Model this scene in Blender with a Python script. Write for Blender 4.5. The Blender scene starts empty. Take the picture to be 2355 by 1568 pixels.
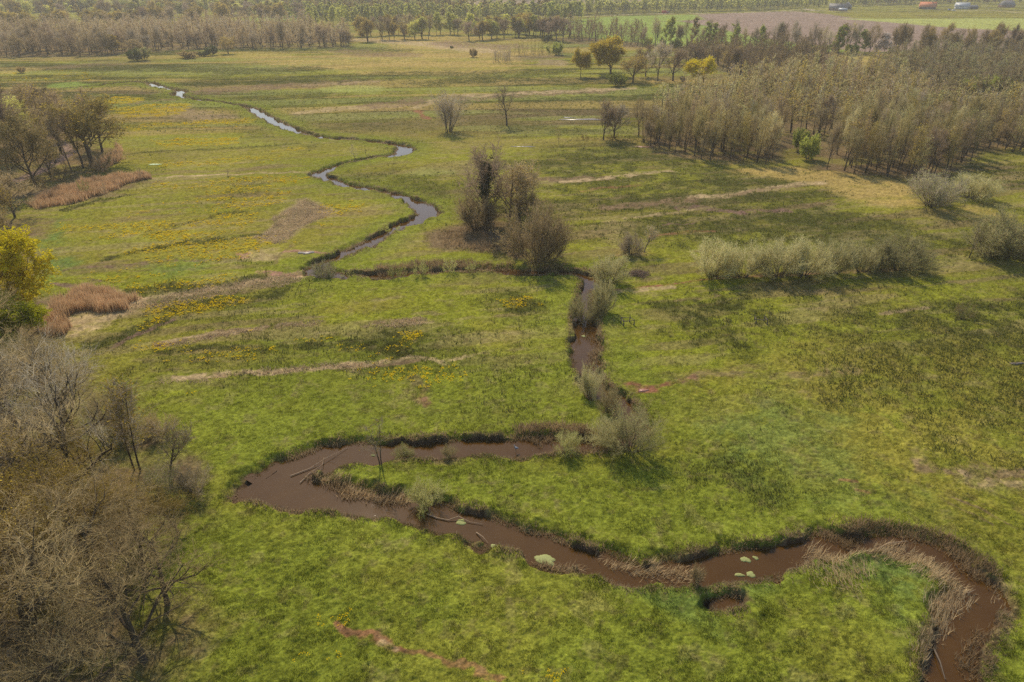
import bpy, math, numpy as np
from mathutils import Vector
R_ = math.radians
scene = bpy.context.scene
# ------------------------------------------------------------------ camera, sky, sun, exposure
CAM_H, PITCH = 48.0, 28.6
cam_data = bpy.data.cameras.new("camera"); cam = bpy.data.objects.new("camera", cam_data)
scene.collection.objects.link(cam); scene.camera = cam
cam.location = (0, 0, CAM_H); cam.rotation_euler = (R_(90-PITCH), 0, 0)
cam_data.lens = 24; cam_data.sensor_width = 36; cam_data.clip_end = 20000
SUN_AZ, SUN_EL = -16.0, 46.0
world = bpy.data.worlds.new("World"); scene.world = world; world.use_nodes = True
wn = world.node_tree
sky = wn.nodes.new("ShaderNodeTexSky"); sky.sky_type = 'NISHITA'; sky.sun_disc = False
sky.sun_elevation = R_(SUN_EL); sky.sun_rotation = R_(SUN_AZ); sky.dust_density = 1.0; sky.air_density = 1.2
bg = wn.nodes["Background"]; bg.inputs[1].default_value = 0.12
wn.links.new(sky.outputs[0], bg.inputs[0])
sl = bpy.data.lights.new("sun", 'SUN'); sl.energy = 3.4; sl.angle = R_(0.55); sl.color = (1.0, 0.87, 0.64)
sun = bpy.data.objects.new("sun", sl); scene.collection.objects.link(sun)
az, el = R_(SUN_AZ), R_(SUN_EL)
S = Vector((math.sin(az)*math.cos(el), math.cos(az)*math.cos(el), math.sin(el)))
sun.rotation_euler = S.to_track_quat('Z', 'Y').to_euler(); sun.location = (0, 0, 100)
scene.view_settings.view_transform = 'Standard'; scene.view_settings.look = 'None'
scene.view_settings.exposure = 0.30; scene.view_settings.gamma = 1.0
scene.cycles.max_bounces = 6; scene.cycles.diffuse_bounces = 3; scene.cycles.transmission_bounces = 4
scene.cycles.volume_bounces = 0; scene.cycles.use_denoising = False

# ------------------------------------------------------------------ plan coordinates: points were read off the survey picture (2354 x 1568)
SP, CP = math.sin(R_(PITCH)), math.cos(R_(PITCH))
FOC = 1569.3
def g(u, v, z=0.0):
    x = (u-1177.0)/FOC; y = (784.0-v)/FOC
    t = (CAM_H-z)/(SP - y*CP)
    return (x*t, (CP + y*SP)*t)
def G(pts, z=0.0): return np.array([g(u, v, z) for u, v in pts])
def ppm(u, v):                     # how many plan pixels one metre spans there
    y = (784.0-v)/FOC
    return FOC*(SP - y*CP)/CAM_H
def hgt(v0, v1):                   # height of a thing whose foot reads at row v0 and top at row v1
    d = g(0, v0)[1]; a = math.atan((v1-784)/FOC)+R_(PITCH)
    return CAM_H - d*math.tan(a)

# ------------------------------------------------------------------ noise
def _hash(ix, iy, s):
    h = (ix.astype(np.int64)*374761393 + iy.astype(np.int64)*668265263 + s*974711) & 0xffffffff
    h = ((h ^ (h >> 13))*1274126177) & 0xffffffff
    h = h ^ (h >> 16)
    return (h & 0xffff)/65535.0
def vn(x, y, s=0):
    ix = np.floor(x); iy = np.floor(y); fx = x-ix; fy = y-iy
    fx = fx*fx*(3-2*fx); fy = fy*fy*(3-2*fy)
    a = _hash(ix, iy, s); b = _hash(ix+1, iy, s); c = _hash(ix, iy+1, s); d = _hash(ix+1, iy+1, s)
    return (a+(b-a)*fx)*(1-fy)+(c+(d-c)*fx)*fy
def fbm(x, y, f, o=3, s=0):
    r = 0; a = 0.5; t = 0
    for i in range(o):
        r = r + a*vn(x*f+17.3*i, y*f-9.1*i, s+i); t += a; a *= 0.55; f *= 2.07
    return r/t
def ss(a, b, x):
    t = np.clip((x-a)/(b-a), 0, 1); return t*t*(3-2*t)
def streak(x, y, f, ratio, ang, s, o=3):
    c, n = math.cos(R_(ang)), math.sin(R_(ang))
    return fbm((x*c+y*n)/ratio, (-x*n+y*c), f, o, s)

# ------------------------------------------------------------------ river
def catmull(P, W, n=5):
    P = np.array(P, float); W = np.array(W, float); out = []; ow = []
    for i in range(len(P)-1):
        p0 = P[max(i-1, 0)]; p1 = P[i]; p2 = P[i+1]; p3 = P[min(i+2, len(P)-1)]
        for k in range(n):
            t = k/n
            out.append(0.5*((2*p1)+(-p0+p2)*t+(2*p0-5*p1+4*p2-p3)*t*t+(-p0+3*p1-3*p2+p3)*t**3))
            ow.append(W[i]*(1-t)+W[i+1]*t)
    out.append(P[-1]); ow.append(W[-1])
    return np.array(out), np.array(ow)
WATER_Z = -0.58
RIV = [(2178,1640,3.4),(2188,1568,3.3),(2192,1505,3.4),(2215,1459,3.2),(2238,1409,3.1),(2253,1362,3.0),(2225,1322,2.8),(2170,1284,2.5),(2100,1260,2.3),
 (2030,1251,2.1),(1914,1254,2.1),(1830,1269,2.6),(1790,1287,3.0),(1713,1299,3.3),(1620,1315,3.6),(1573,1320,2.9),(1484,1329,2.5),(1384,1300,2.7),
 (1283,1273,2.7),(1210,1252,2.8),(1100,1218,3.2),(1000,1190,3.2),(920,1170,3.0),(782,1150,3.8),(680,1133,4.6),(600,1122,4.0),(578,1112,2.6)]
RIV2 = [(600,1122,3.2),(640,1098,4.4),(700,1078,4.6),(760,1055,4.2),(840,1043,3.4),(980,1038,3.0),(1060,1034,3.0),(1183,1033,3.0),(1258,1029,2.8),
 (1340,1026,2.6),(1409,1022,2.6),(1446,1002,2.4),(1449,965,2.2),(1432,930,2.0),(1395,915,2.2),(1364,885,2.6),(1348,832,3.0),(1344,782,3.4),(1345,745,3.4),
 (1352,705,3.2),(1358,663,2.8),(1358,644,2.6),(1330,631,1.5),(1261,627,1.3),(1160,627,1.3),(1060,625,1.5),(959,630,1.5),(892,634,1.5),(791,636,1.7),
 (747,632,2.6),(722,622,2.6),(746,604,2.4),(782,591,2.6),(825,573,2.6),(858,556,2.6),(892,537,2.3),(922,519,2.0),(957,507,2.6),(985,494,4.6),(975,479,4.0),
 (950,465,2.8),(925,455,2.0),(875,441,1.5),(791,426,1.6),(752,412,2.8),(729,404,3.4),(756,392,2.2),(785,380,1.3),(850,367,1.3),(912,357,2.4),(930,349,5.0),
 (922,337,3.2),(850,326,1.7),(750,318,1.5),(695,307,2.4),(665,296,3.8),(615,273,3.8),(590,257,3.6),(565,246,1.6),(500,236,1.4),(430,226,1.6),(407,219,4.6),
 (418,211,4.0),(390,205,1.6),(357,198,5.0),(345,192,2.4),(300,190,1.4),(200,201,1.4),(125,208,1.3),(0,222,1.3),(-150,240,1.3)]
POOL = [(1632,1388,.3),(1655,1392,.8),(1685,1391,.9),(1708,1389,0.4)]
def mkriv(L, n): 
    P = G([(a, b) for a, b, c in L], WATER_Z+0.1); return catmull(P, [c for a, b, c in L], n)
CH = [mkriv(RIV, 5), mkriv(RIV2, 4), mkriv(POOL, 4)]
DITCH = []
def seg_apply(X, Y, A, B, rad, fn):
    cx, cy = (A+B)/2; r = rad+np.hypot(*(B-A))/2
    idx = np.nonzero((np.abs(X-cx) < r) & (np.abs(Y-cy) < r))[0]
    if not len(idx): return
    d = B-A; L2 = max(d@d, 1e-9)
    t = np.clip(((X[idx]-A[0])*d[0]+(Y[idx]-A[1])*d[1])/L2, 0, 1)
    dx = X[idx]-A[0]-t*d[0]; dy = Y[idx]-A[1]-t*d[1]
    fn(idx, np.hypot(dx, dy), t)
def river_dist(X, Y):
    """distance to the water's edge (negative on the water)"""
    D = np.full(X.shape, 99.0)
    wx = X+(vn(X*0.7, Y*0.7, 5)-.5)*1.1+(vn(X*2.7, Y*2.7, 6)-.5)*0.35
    wy = Y+(vn(X*0.7, Y*0.7, 7)-.5)*1.1+(vn(X*2.7, Y*2.7, 8)-.5)*0.35
    for P, W in CH:
        for i in range(len(P)-1):
            def f(idx, d, t, i=i):
                w = (W[i]*(1-t)+W[i+1]*t)/2
                D[idx] = np.minimum(D[idx], d-w)
            seg_apply(wx, wy, P[i], P[i+1], 12.0, f)
    return D
def dist_line(X, Y, pts, rad):
    D = np.full(X.shape, 1e3)
    for i in range(len(pts)-1):
        def f(idx, d, t): D[idx] = np.minimum(D[idx], d)
        seg_apply(X, Y, pts[i], pts[i+1], rad, f)
    return D
def poly_mask(X, Y, pts, feather):
    M = np.zeros(X.shape)
    x0, y0 = pts.min(0)-feather*2; x1, y1 = pts.max(0)+feather*2
    idx = np.nonzero((X > x0) & (X < x1) & (Y > y0) & (Y < y1))[0]
    if not len(idx): return M
    x = X[idx]; y = Y[idx]; ins = np.zeros(len(idx), bool); D = np.full(len(idx), 1e9)
    n = len(pts)
    for i in range(n):
        a = pts[i]; b = pts[(i+1) % n]
        c = ((a[1] > y) != (b[1] > y)) & (x < (b[0]-a[0])*(y-a[1])/((b[1]-a[1]) or 1e-9)+a[0])
        ins ^= c
        d = b-a; t = np.clip(((x-a[0])*d[0]+(y-a[1])*d[1])/max(d@d, 1e-9), 0, 1)
        D = np.minimum(D, np.hypot(x-a[0]-t*d[0], y-a[1]-t*d[1]))
    sd = np.where(ins, D, -D)
    M[idx] = ss(-feather, feather, sd)
    return M
def height(X, Y, D=None, fine=True):
    if D is None: D = river_dist(X, Y)
    n = fbm(X, Y, 0.05, 3, 11)-.5
    z = n*0.35
    near = ss(260, 60, Y)
    if fine:
        z = z+near*((fbm(X, Y, 0.8, 2, 21)-.5)*0.22+(fbm(X, Y, 3.0, 2, 25)-.5)*0.20)
    bank = 0.22+2.0*ss(.32, .75, fbm(X, Y, .30, 2, 31))              # steepness of the bank varies
    p = ss(-0.15, bank, D)
    lip = ss(0.1, 0.5, D)*ss(2.4, 0.8, D)*((fbm(X, Y, .5, 3, 33)-.35)*0.8)
    z = z*ss(0, 5, D)+lip
    return z*p + (WATER_Z-0.45)*(1-p)

# ------------------------------------------------------------------ ground colour: what grows or lies where
C = dict(lush=(.186,.194,.024), mid=(.212,.222,.023), olive=(.238,.208,.036), pink=(.37,.20,.145), rush=(.062,.066,.017), straw=(.42,.31,.17), brown=(.200,.135,.078),
 ochre=(.40,.29,.095), red=(.25,.115,.065), purple=(.20,.120,.095), soil=(.095,.062,.036), litter=(.17,.115,.068), tan=(.30,.22,.12),
 green=(.23,.30,.06), pale=(.34,.36,.10), plough=(.27,.19,.155), track=(.25,.17,.14), bluegreen=(.13,.19,.045), flower=(.36,.28,.02), sand=(.5,.4,.3))
C = {k: np.array(v) for k, v in C.items()}
STROKES = [ # colour, width m, warp, opacity, points
 ('straw',2.6,.9,.9,[(300,700),(330,687),(450,672),(560,655),(640,640),(690,632)]), ('brown',1.2,.9,.6,[(330,705),(460,683),(580,665),(680,645)]),
 ('straw',1.3,.8,.85,[(375,870),(440,865),(520,860),(620,855),(700,850),(790,842),(850,835),(890,826)]), ('straw',1.0,1.0,.6,[(890,828),(950,822),(1020,828),(1110,812)]),
 ('brown',1.1,.8,.75,[(862,838),(905,834),(960,832)]), ('brown',1.8,.9,.85,[(365,788),(430,778),(500,766),(560,760),(602,757)]),('straw',.8,.8,.7,[(380,783),(470,768),(600,757)]),
 ('brown',1.4,.9,.7,[(640,752),(690,746),(735,742)]), ('brown',1.2,.9,.8,[(850,742),(900,739),(930,738)]), ('straw',1.1,.9,.8,[(920,742),(960,740),(985,738)]),
 ('straw',1.1,.8,.75,[(310,412),(400,407),(520,402),(620,398),(722,396)]), ('brown',1.4,.9,.45,[(330,420),(450,412)]),
 ('rush',2.2,1.5,.85,[(250,590),(340,572),(440,556),(520,548),(600,538)]), ('rush',1.4,1.5,.6,[(330,540),(420,515),(500,495),(560,488)]),
 ('rush',3.0,1.5,.75,[(300,668),(400,662),(520,655),(600,640)]), ('rush',4.0,1.8,.8,[(230,790),(330,755),(420,715),(540,690),(640,672)]), ('purple',1.0,.9,.6,[(240,800),(320,765),(400,735)]),
 ('rush',1.6,1.2,.7,[(350,810),(480,798),(620,795),(760,792),(860,790)]), ('brown',1.0,1.2,.5,[(600,550),(660,560),(640,600)]),
 ('rush',2.0,1.5,.8,[(150,480),(220,465),(300,446)]), ('purple',1.6,.9,.75,[(130,650),(160,657),(200,655)]), ('purple',1.2,.9,.7,[(205,645),(230,647)]),
 ('pink',1.5,.9,.7,[(545,582),(570,580),(560,592)]), ('pink',1.2,.9,.75,[(655,577),(690,577),(735,583)]), ('pink',1.7,.9,.85,[(600,626),(640,630),(690,630)]),
 ('purple',1.6,1.2,.6,[(150,620),(220,612),(300,608),(400,602)]), ('purple',1.2,1.2,.5,[(430,600),(500,598),(560,590)]),
 ('red',.9,1.1,.75,[(788,1428),(806,1448),(840,1462),(870,1472),(905,1478)]), ('red',.5,1.0,.6,[(905,1480),(950,1495),(990,1508),(1040,1518),(1100,1535),(1160,1552)]), ('straw',.6,.6,.6,[(865,1474),(905,1484)]),
 ('red',2.0,.8,.9,[(1455,893),(1480,898),(1500,897)]), ('red',.9,.8,.8,[(1500,893),(1530,884),(1560,876),(1600,868)]), ('brown',1.6,1.2,.5,[(1560,873),(1640,864),(1800,868),(1980,850)]),
 ('red',.9,.7,.6,[(975,900),(980,930)]), ('red',1.5,.7,.8,[(972,920),(985,926)]), ('brown',2.6,1.2,.45,[(960,880),(985,930)]),
 ('red',.6,.3,.95,[(1390,668),(1440,664),(1530,655),(1600,645),(1650,640),(1720,636),(1830,632),(1920,628)]), ('straw',1.3,.6,.7,[(1400,672),(1450,668),(1540,660)]), ('brown',1.6,.6,.7,[(1650,636),(1760,632),(1900,626),(2080,618)]),
 ('purple',2.0,1.2,.75,[(1700,488),(1760,486),(1810,486)]), ('straw',1.4,1.2,.6,[(1440,505),(1500,496),(1570,486),(1650,480)]), ('purple',2.2,1.2,.7,[(1560,480),(1600,476),(1640,482),(1700,486)]), ('brown',1.2,1.0,.6,[(1810,484),(1870,470),(1920,462)]),
 ('red',1.0,1.0,.6,[(1500,545),(1560,538),(1640,530)]), ('purple',.8,1.0,.6,[(1520,520),(1600,514)]), ('brown',.9,1.0,.6,[(1560,455),(1480,478),(1390,478)]),
 ('straw',2.2,1.2,.8,[(1590,458),(1680,448),(1760,438),(1850,424),(1890,420)]), ('brown',2.6,1.2,.75,[(1390,478),(1460,472),(1540,468),(1600,460)]), ('brown',1.6,1.0,.7,[(1680,450),(1760,437),(1840,430)]),
 ('brown',3.0,1.2,.75,[(1255,412),(1310,414),(1380,410)]), ('straw',1.6,1.2,.7,[(1300,418),(1380,412),(1460,400),(1540,392)]), ('red',1.0,.8,.5,[(1330,440),(1400,432),(1470,425)]),
 ('brown',5.0,2.0,.85,[(480,210),(560,205),(620,200),(700,196),(780,190),(850,187)]), ('straw',2.0,1.5,.5,[(700,196),(800,190),(860,187)]),
 ('straw',3.0,1.5,.7,[(700,258),(760,252),(830,248),(920,243)]), ('brown',4.5,1.5,.8,[(870,243),(930,240),(960,232)]), ('straw',1.8,1.0,.7,[(960,248),(985,238),(1040,218)]),
 ('red',1.2,.7,.8,[(960,255),(970,266),(985,275)]), ('brown',4.5,1.5,.85,[(1060,226),(1120,222),(1200,216),(1300,212),(1380,208)]), ('straw',2.6,1.5,.75,[(1080,220),(1160,217),(1260,212),(1400,205),(1440,203)]),
 ('rush',6.0,3,.8,[(1000,190),(1150,182),(1300,186),(1460,190)]), ('rush',7.0,3,.7,[(480,190),(640,184),(820,178),(950,172),(1100,172),(1260,165)]), ('rush',6.0,3,.7,[(60,150),(200,158),(380,155),(560,165),(700,160)]),
 ('rush',5.0,3,.6,[(1240,235),(1340,228),(1460,225)]), ('rush',4.0,2,.5,[(1180,290),(1240,295),(1320,300)]),
 ('rush',5.0,3,.7,[(560,112),(700,118),(800,112),(900,116)]), ('straw',4.0,1.5,.85,[(840,92),(900,96),(960,100),(1040,108),(1120,118)]), ('purple',6.0,2.5,.6,[(1040,100),(1110,106),(1170,108)]),
 ('brown',5.0,2,.7,[(800,118),(850,124),(930,126)]), ('brown',4.0,2,.5,[(130,155),(220,148),(320,143)]), ('ochre',4.0,2,.6,[(0,168),(60,160)]),
 ('brown',4.0,1.5,.6,[(390,250),(450,256),(470,268)]), ('tan',6.0,2.0,.6,[(400,252),(440,260),(500,272)]), ('brown',1.4,1.2,.7,[(310,238),(350,232),(400,228)]),
 ('rush',1.2,1.0,.5,[(280,355),(420,345),(560,340),(680,330)]), ('rush',1.2,1.0,.4,[(720,300),(820,290),(940,285)]), ('brown',.9,1.0,.6,[(400,288),(480,284),(560,276)]),
 ('brown',2.0,1.2,.7,[(2115,1072),(2180,1078),(2250,1080),(2354,1078)]), ('tan',2.6,1.2,.65,[(2230,1095),(2290,1110),(2360,1120),(2450,1130)]),
 ('brown',.35,.3,.7,[(2190,1140),(2240,1162),(2290,1188),(2340,1215)]), ('lush',.3,.3,.9,[(2205,1138),(2260,1160),(2310,1182)]), ('brown',.35,.3,.5,[(2180,1155),(2230,1178),(2280,1205)]),
 ('tan',.9,.6,.7,[(2030,718),(2080,714),(2130,708)]), ('red',.6,.5,.6,[(1925,1098),(1960,1102)]), ('red',.5,.5,.5,[(1990,1130),(1965,1126)]),
 ('brown',1.0,1.0,.5,[(1560,690),(1640,680)]), ('track',3.2,.4,.95,[(30,420),(62,405),(95,392),(130,372),(160,352),(150,338),(128,322),(110,312)]),
 ('sand',4.0,.6,.9,[(-60,68),(0,63),(60,60),(110,62)]), ('sand',3.5,.5,.9,[(1262,42),(1340,38),(1480,32),(1700,30),(1900,20)]), ('sand',7.0,1.0,.7,[(1850,20),(1870,25),(1905,25),(1960,27)]),
 ('sand',7.0,1.0,.6,[(2200,25),(2280,24),(2354,30)]), ('bluegreen',5.0,1.5,.8,[(2190,38),(2300,42),(2400,42)]), ('brown',6.0,2,.6,[(2090,19),(2140,22),(2230,24)]), ('brown',5.0,1.5,.8,[(2110,36),(2150,37),(2240,38)]),
 ('brown',4.0,1.5,.8,[(1500,50),(1600,47),(1680,47)]), ('rush',3.0,1.5,.7,[(1500,107),(1640,112),(1760,118),(1990,122)]),
]
POLYS = [ # colour, feather, warp, opacity, points
 ('tan',.9,1.2,.85,[(690,458),(730,466),(772,484),(700,520),(665,548),(600,560),(588,550),(640,500),(665,475)]),
 ('straw',.9,1.5,.6,[(560,580),(600,568),(640,580),(650,592),(580,600)]),
 ('straw',1.0,1.2,.85,[(105,700),(170,670),(300,672),(332,700),(230,752),(165,775),(95,750)]),
 ('brown',1.5,1.2,.75,[(70,475),(180,420),(330,402),(310,425),(200,460),(110,475)]),
 ('ochre',2.5,2.5,.85,[(1660,388),(1780,385),(1900,395),(2020,410),(2110,420),(2095,470),(2040,476),(1960,462),(1900,435),(1850,420),(1740,405)]),
 ('ochre',2.0,2.5,.8,[(2200,480),(2280,470),(2330,500),(2260,500)]), ('ochre',3,2.5,.7,[(1640,380),(1500,345),(1700,372),(1840,392),(1780,400)]),
 ('ochre',9,8,.85,[(880,90),(1020,80),(1250,92),(1200,120),(1190,165),(1100,178),(850,168),(620,152),(540,138),(600,128),(760,132),(900,120)]),
 ('ochre',5,5,.8,[(1890,120),(2050,128),(2040,152),(1920,148)]), ('ochre',4,3,.6,[(1180,128),(1290,132),(1280,120),(1200,118)]), ('ochre',4,4,.5,[(2150,225),(2220,240),(2180,250)]),
 ('purple',4,3,.5,[(1160,140),(1290,134),(1290,126),(1170,130)]), ('tan',2,2,.8,[(1236,150),(1300,152),(1300,138),(1240,136)]),
 ('litter',1.5,1.5,.9,[(980,540),(1040,520),(1110,512),(1160,545),(1210,590),(1190,602),(1080,575),(980,570)]),
 ('rush',4,5,.75,[(1520,690),(1640,672),(1790,688),(1800,760),(1700,790),(1560,775)]),
 ('rush',7,7,.72,[(1850,800),(1980,720),(2160,700),(2354,690),(2600,700),(2600,1010),(2354,1000),(2200,1000),(2020,960),(1880,880)]),
 ('olive',8,7,.65,[(1680,830),(1850,760),(2354,780),(2500,900),(2500,1300),(2300,1240),(2150,1190),(1850,1100),(1600,1000),(1560,900)]),
 ('rush',3,4,.4,[(1560,1060),(1700,1040),(1830,1130),(1700,1180)]), ('rush',2.2,3,.75,[(1140,690),(1200,670),(1250,690),(1230,722),(1150,720)]),
 ('rush',2.0,2.5,.85,[(890,770),(960,752),(1000,790),(985,828),(900,835)]), ('rush',1.6,2,.7,[(790,795),(870,782),(880,802),(800,806)]),
 ('rush',6,6,.62,[(1250,350),(1420,330),(1700,400),(1860,460),(2100,520),(2354,560),(2354,600),(2100,600),(1500,560),(1400,480),(1280,440)]),
 ('rush',6,6,.35,[(760,405),(900,385),(1060,395),(1060,470),(1000,470),(880,430)]), ('pale',2.5,2,.35,[(930,400),(960,388),(1040,390),(1050,402),(980,408)]),
 ('tan',3,3,.35,[(1370,520),(1420,500),(1470,520),(1440,570),(1380,580)]),
 ('bluegreen',4,4,.45,[(1620,960),(1760,900),(1900,960),(1900,1100),(1740,1120),(1640,1040)]),
 ('bluegreen',4,4,.35,[(1900,1140),(2060,1130),(2110,1160),(2000,1210),(1850,1190)]),
 ('bluegreen',2.5,3,.7,[(85,540),(120,500),(150,560),(170,600),(110,650),(80,620)]), ('bluegreen',3,3,.5,[(330,605),(480,590),(520,600),(400,640)]),
 ('pale',3,2,.5,[(730,205),(780,196),(870,196),(900,203),(860,215),(760,212)]), ('green',3,2,.7,[(100,200),(130,190),(180,187),(200,195),(160,203)]),
 ('bluegreen',2.0,2,.65,[(1860,1290),(2060,1275),(2160,1320),(2170,1400),(2100,1480),(2060,1440),(2080,1380),(1990,1330)]),
 ('bluegreen',1.5,1.6,.5,[(1400,1345),(1560,1350),(1700,1345),(1840,1300),(1860,1330),(1760,1390),(1640,1440),(1560,1400)]),
 ('litter',4,4,.92,[(-1200,1700),(-1200,500),(0,480),(60,520),(60,640),(100,760),(120,800),(240,850),(330,930),(330,1000),(400,1060),(470,1120),(440,1200),(350,1290),(330,1400),(350,1490),(330,1600),(330,1800)]),
 ('sand',2,2,.7,[(-60,1200),(10,1240),(30,1380),(20,1568),(-80,1568)]),
 ('litter',4,4,.85,[(-900,460),(-300,300),(-100,215),(100,200),(180,260),(270,370),(230,400),(180,410),(110,440),(40,480)]),
 ('litter',3,3,.8,[(1490,352),(1640,372),(1790,380),(1810,345),(1845,345),(1870,390),(2110,415),(2180,400),(2290,340),(2700,360),(2700,110),(2300,110),(2150,135),(2000,175),(1850,180),(1700,200),(1560,230),(1480,300)]),
 ('litter',5,4,.8,[(1590,152),(1680,168),(1800,185),(1900,170),(1940,150),(1850,122),(1590,120)]), ('litter',5,4,.85,[(-600,150),(0,133),(250,128),(420,115),(800,110),(815,92),(700,68),(300,66),(130,72),(-600,100)]),
 ('litter',2.5,2.5,.8,[(1060,495),(1100,500),(1160,510),(1290,570),(1295,600),(1190,605),(1150,570),(1080,520)]), ('litter',4,4,.8,[(1290,100),(1480,110),(1480,92),(1300,88)]),
 ('green',5,3,.95,[(1292,48),(1420,37),(1600,34),(1622,45),(1560,48),(1640,62),(1720,82),(1990,122),(1640,112),(1400,92),(1300,75)]),
 ('plough',5,3,.95,[(1560,48),(1622,45),(1600,33),(1827,26),(1900,32),(1960,41),(2100,52),(2250,66),(2400,76),(2400,110),(1990,120),(1720,82),(1640,62)]),
 ('pale',5,3,.95,[(1930,43),(2030,43),(2500,42),(2500,76),(2354,71),(2200,65),(2050,52)]), ('olive',5,3,.6,[(1900,32),(1960,28),(2354,25),(2500,30),(2500,40),(2354,41),(1960,41)]),
 ('green',6,4,.8,[(-300,60),(0,64),(70,66),(60,80),(0,88),(-300,100)]), ('pale',10,5,.7,[(-300,-15),(0,-8),(140,0),(120,8),(0,12),(-300,16)]), ('tan',7,5,.8,[(150,62),(300,48),(380,52),(350,62),(160,70)]),
 ('green',6,4,.85,[(560,45),(620,32),(715,30),(720,42),(640,52),(580,52)]), ('plough',10,5,.7,[(1040,5),(1200,-5),(1500,-4),(1500,8),(1262,12),(1080,12)]),
 ('track',6,5,.6,[(920,25),(1080,22),(1080,30),(920,32)]),
]
def nz(pt): return pt
_FE = []
for c, w, wa, op, pts in STROKES:
    _p = G(pts); _k = max(1., (_p[:, 1].mean()/135.)**1.25) if c not in ('track', 'sand', 'bluegreen') and _p[:, 1].mean() < 620 else 1.
    _FE.append(('s', c, w*_k, wa*min(_k, 2.5), op, _p))
for c, f, wa, op, pts in POLYS: _FE.append(('p', c, f, wa, op, G(pts)))
FLOWERS = [ # polygons of marsh marigold with density
 (.55,[(230,600),(330,565),(450,545),(600,530),(640,560),(540,600),(300,640),(200,640)]), (.75,[(330,545),(450,510),(560,480),(620,500),(560,530),(420,560)]),
 (.9,[(320,720),(400,695),(500,685),(600,672),(590,695),(450,720),(330,760)]), (.5,[(120,520),(300,480),(560,430),(700,420),(640,470),(330,540),(150,560)]),
 (1.0,[(935,775),(960,762),(975,790),(990,805),(950,812),(880,822),(870,800)]), (.8,[(870,850),(940,835),(1010,850),(985,872),(900,868)]), (.35,[(300,800),(600,770),(850,775),(850,800),(500,820),(340,840)]),
 (.6,[(330,790),(520,800),(600,812),(480,835),(340,850)]), (.9,[(415,905),(470,900),(470,925),(420,925)]), (.8,[(1170,685),(1230,680),(1240,700),(1180,705)]),
 (1.1,[(235,232),(262,222),(330,224),(330,236),(240,240)]), (1.0,[(255,250),(340,240),(440,236),(420,262),(300,270),(270,262)]), (.6,[(270,282),(420,278),(600,270),(560,290),(300,302)]),
 (.8,[(350,325),(440,318),(560,314),(550,332),(380,340)]), (.7,[(600,350),(640,340),(700,332),(700,342),(640,352)]), (.5,[(330,372),(480,362),(650,358),(640,372),(400,385)]),
 (.5,[(340,425),(450,415),(600,405),(720,408),(700,430),(400,445)]), (.4,[(730,470),(800,455),(850,470),(800,500),(700,540),(660,570),(720,520)]), (.35,[(240,640),(420,640),(560,625),(560,660),(300,675)]),
 (.25,[(0,168),(140,160),(260,172),(200,186),(0,186)]), (.35,[(670,1480),(760,1470),(770,1500),(690,1510)]), (.3,[(760,1420),(790,1425),(780,1445)]), (.3,[(1000,1515),(1035,1515),(1030,1532)]), (1.0,[(1285,1550),(1308,1550),(1308,1568),(1285,1568)]), (.6,[(905,1552),(925,1550),(928,1566),(908,1566)]),(.5,[(1195,1548),(1215,1548),(1212,1562)]),
 (.3,[(850,800),(1100,850),(1000,900),(820,880)]),
]
_FL = [(d, G(p)) for d, p in FLOWERS]
def flower_mask(X, Y):
    M = np.zeros(X.shape)
    wx = X+(fbm(X, Y, .3, 2, 91)-.5)*4; wy = Y+(fbm(X, Y, .3, 2, 92)-.5)*4
    for d, p in _FL: M = np.maximum(M, d*poly_mask(wx, wy, p, 1.6 if p[:, 1].mean() > 70 else .5))
    n = streak(X, Y, .30, 4.0, 9, 95, 3)
    return M*ss(.42, .72, n+0.22*M)
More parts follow.
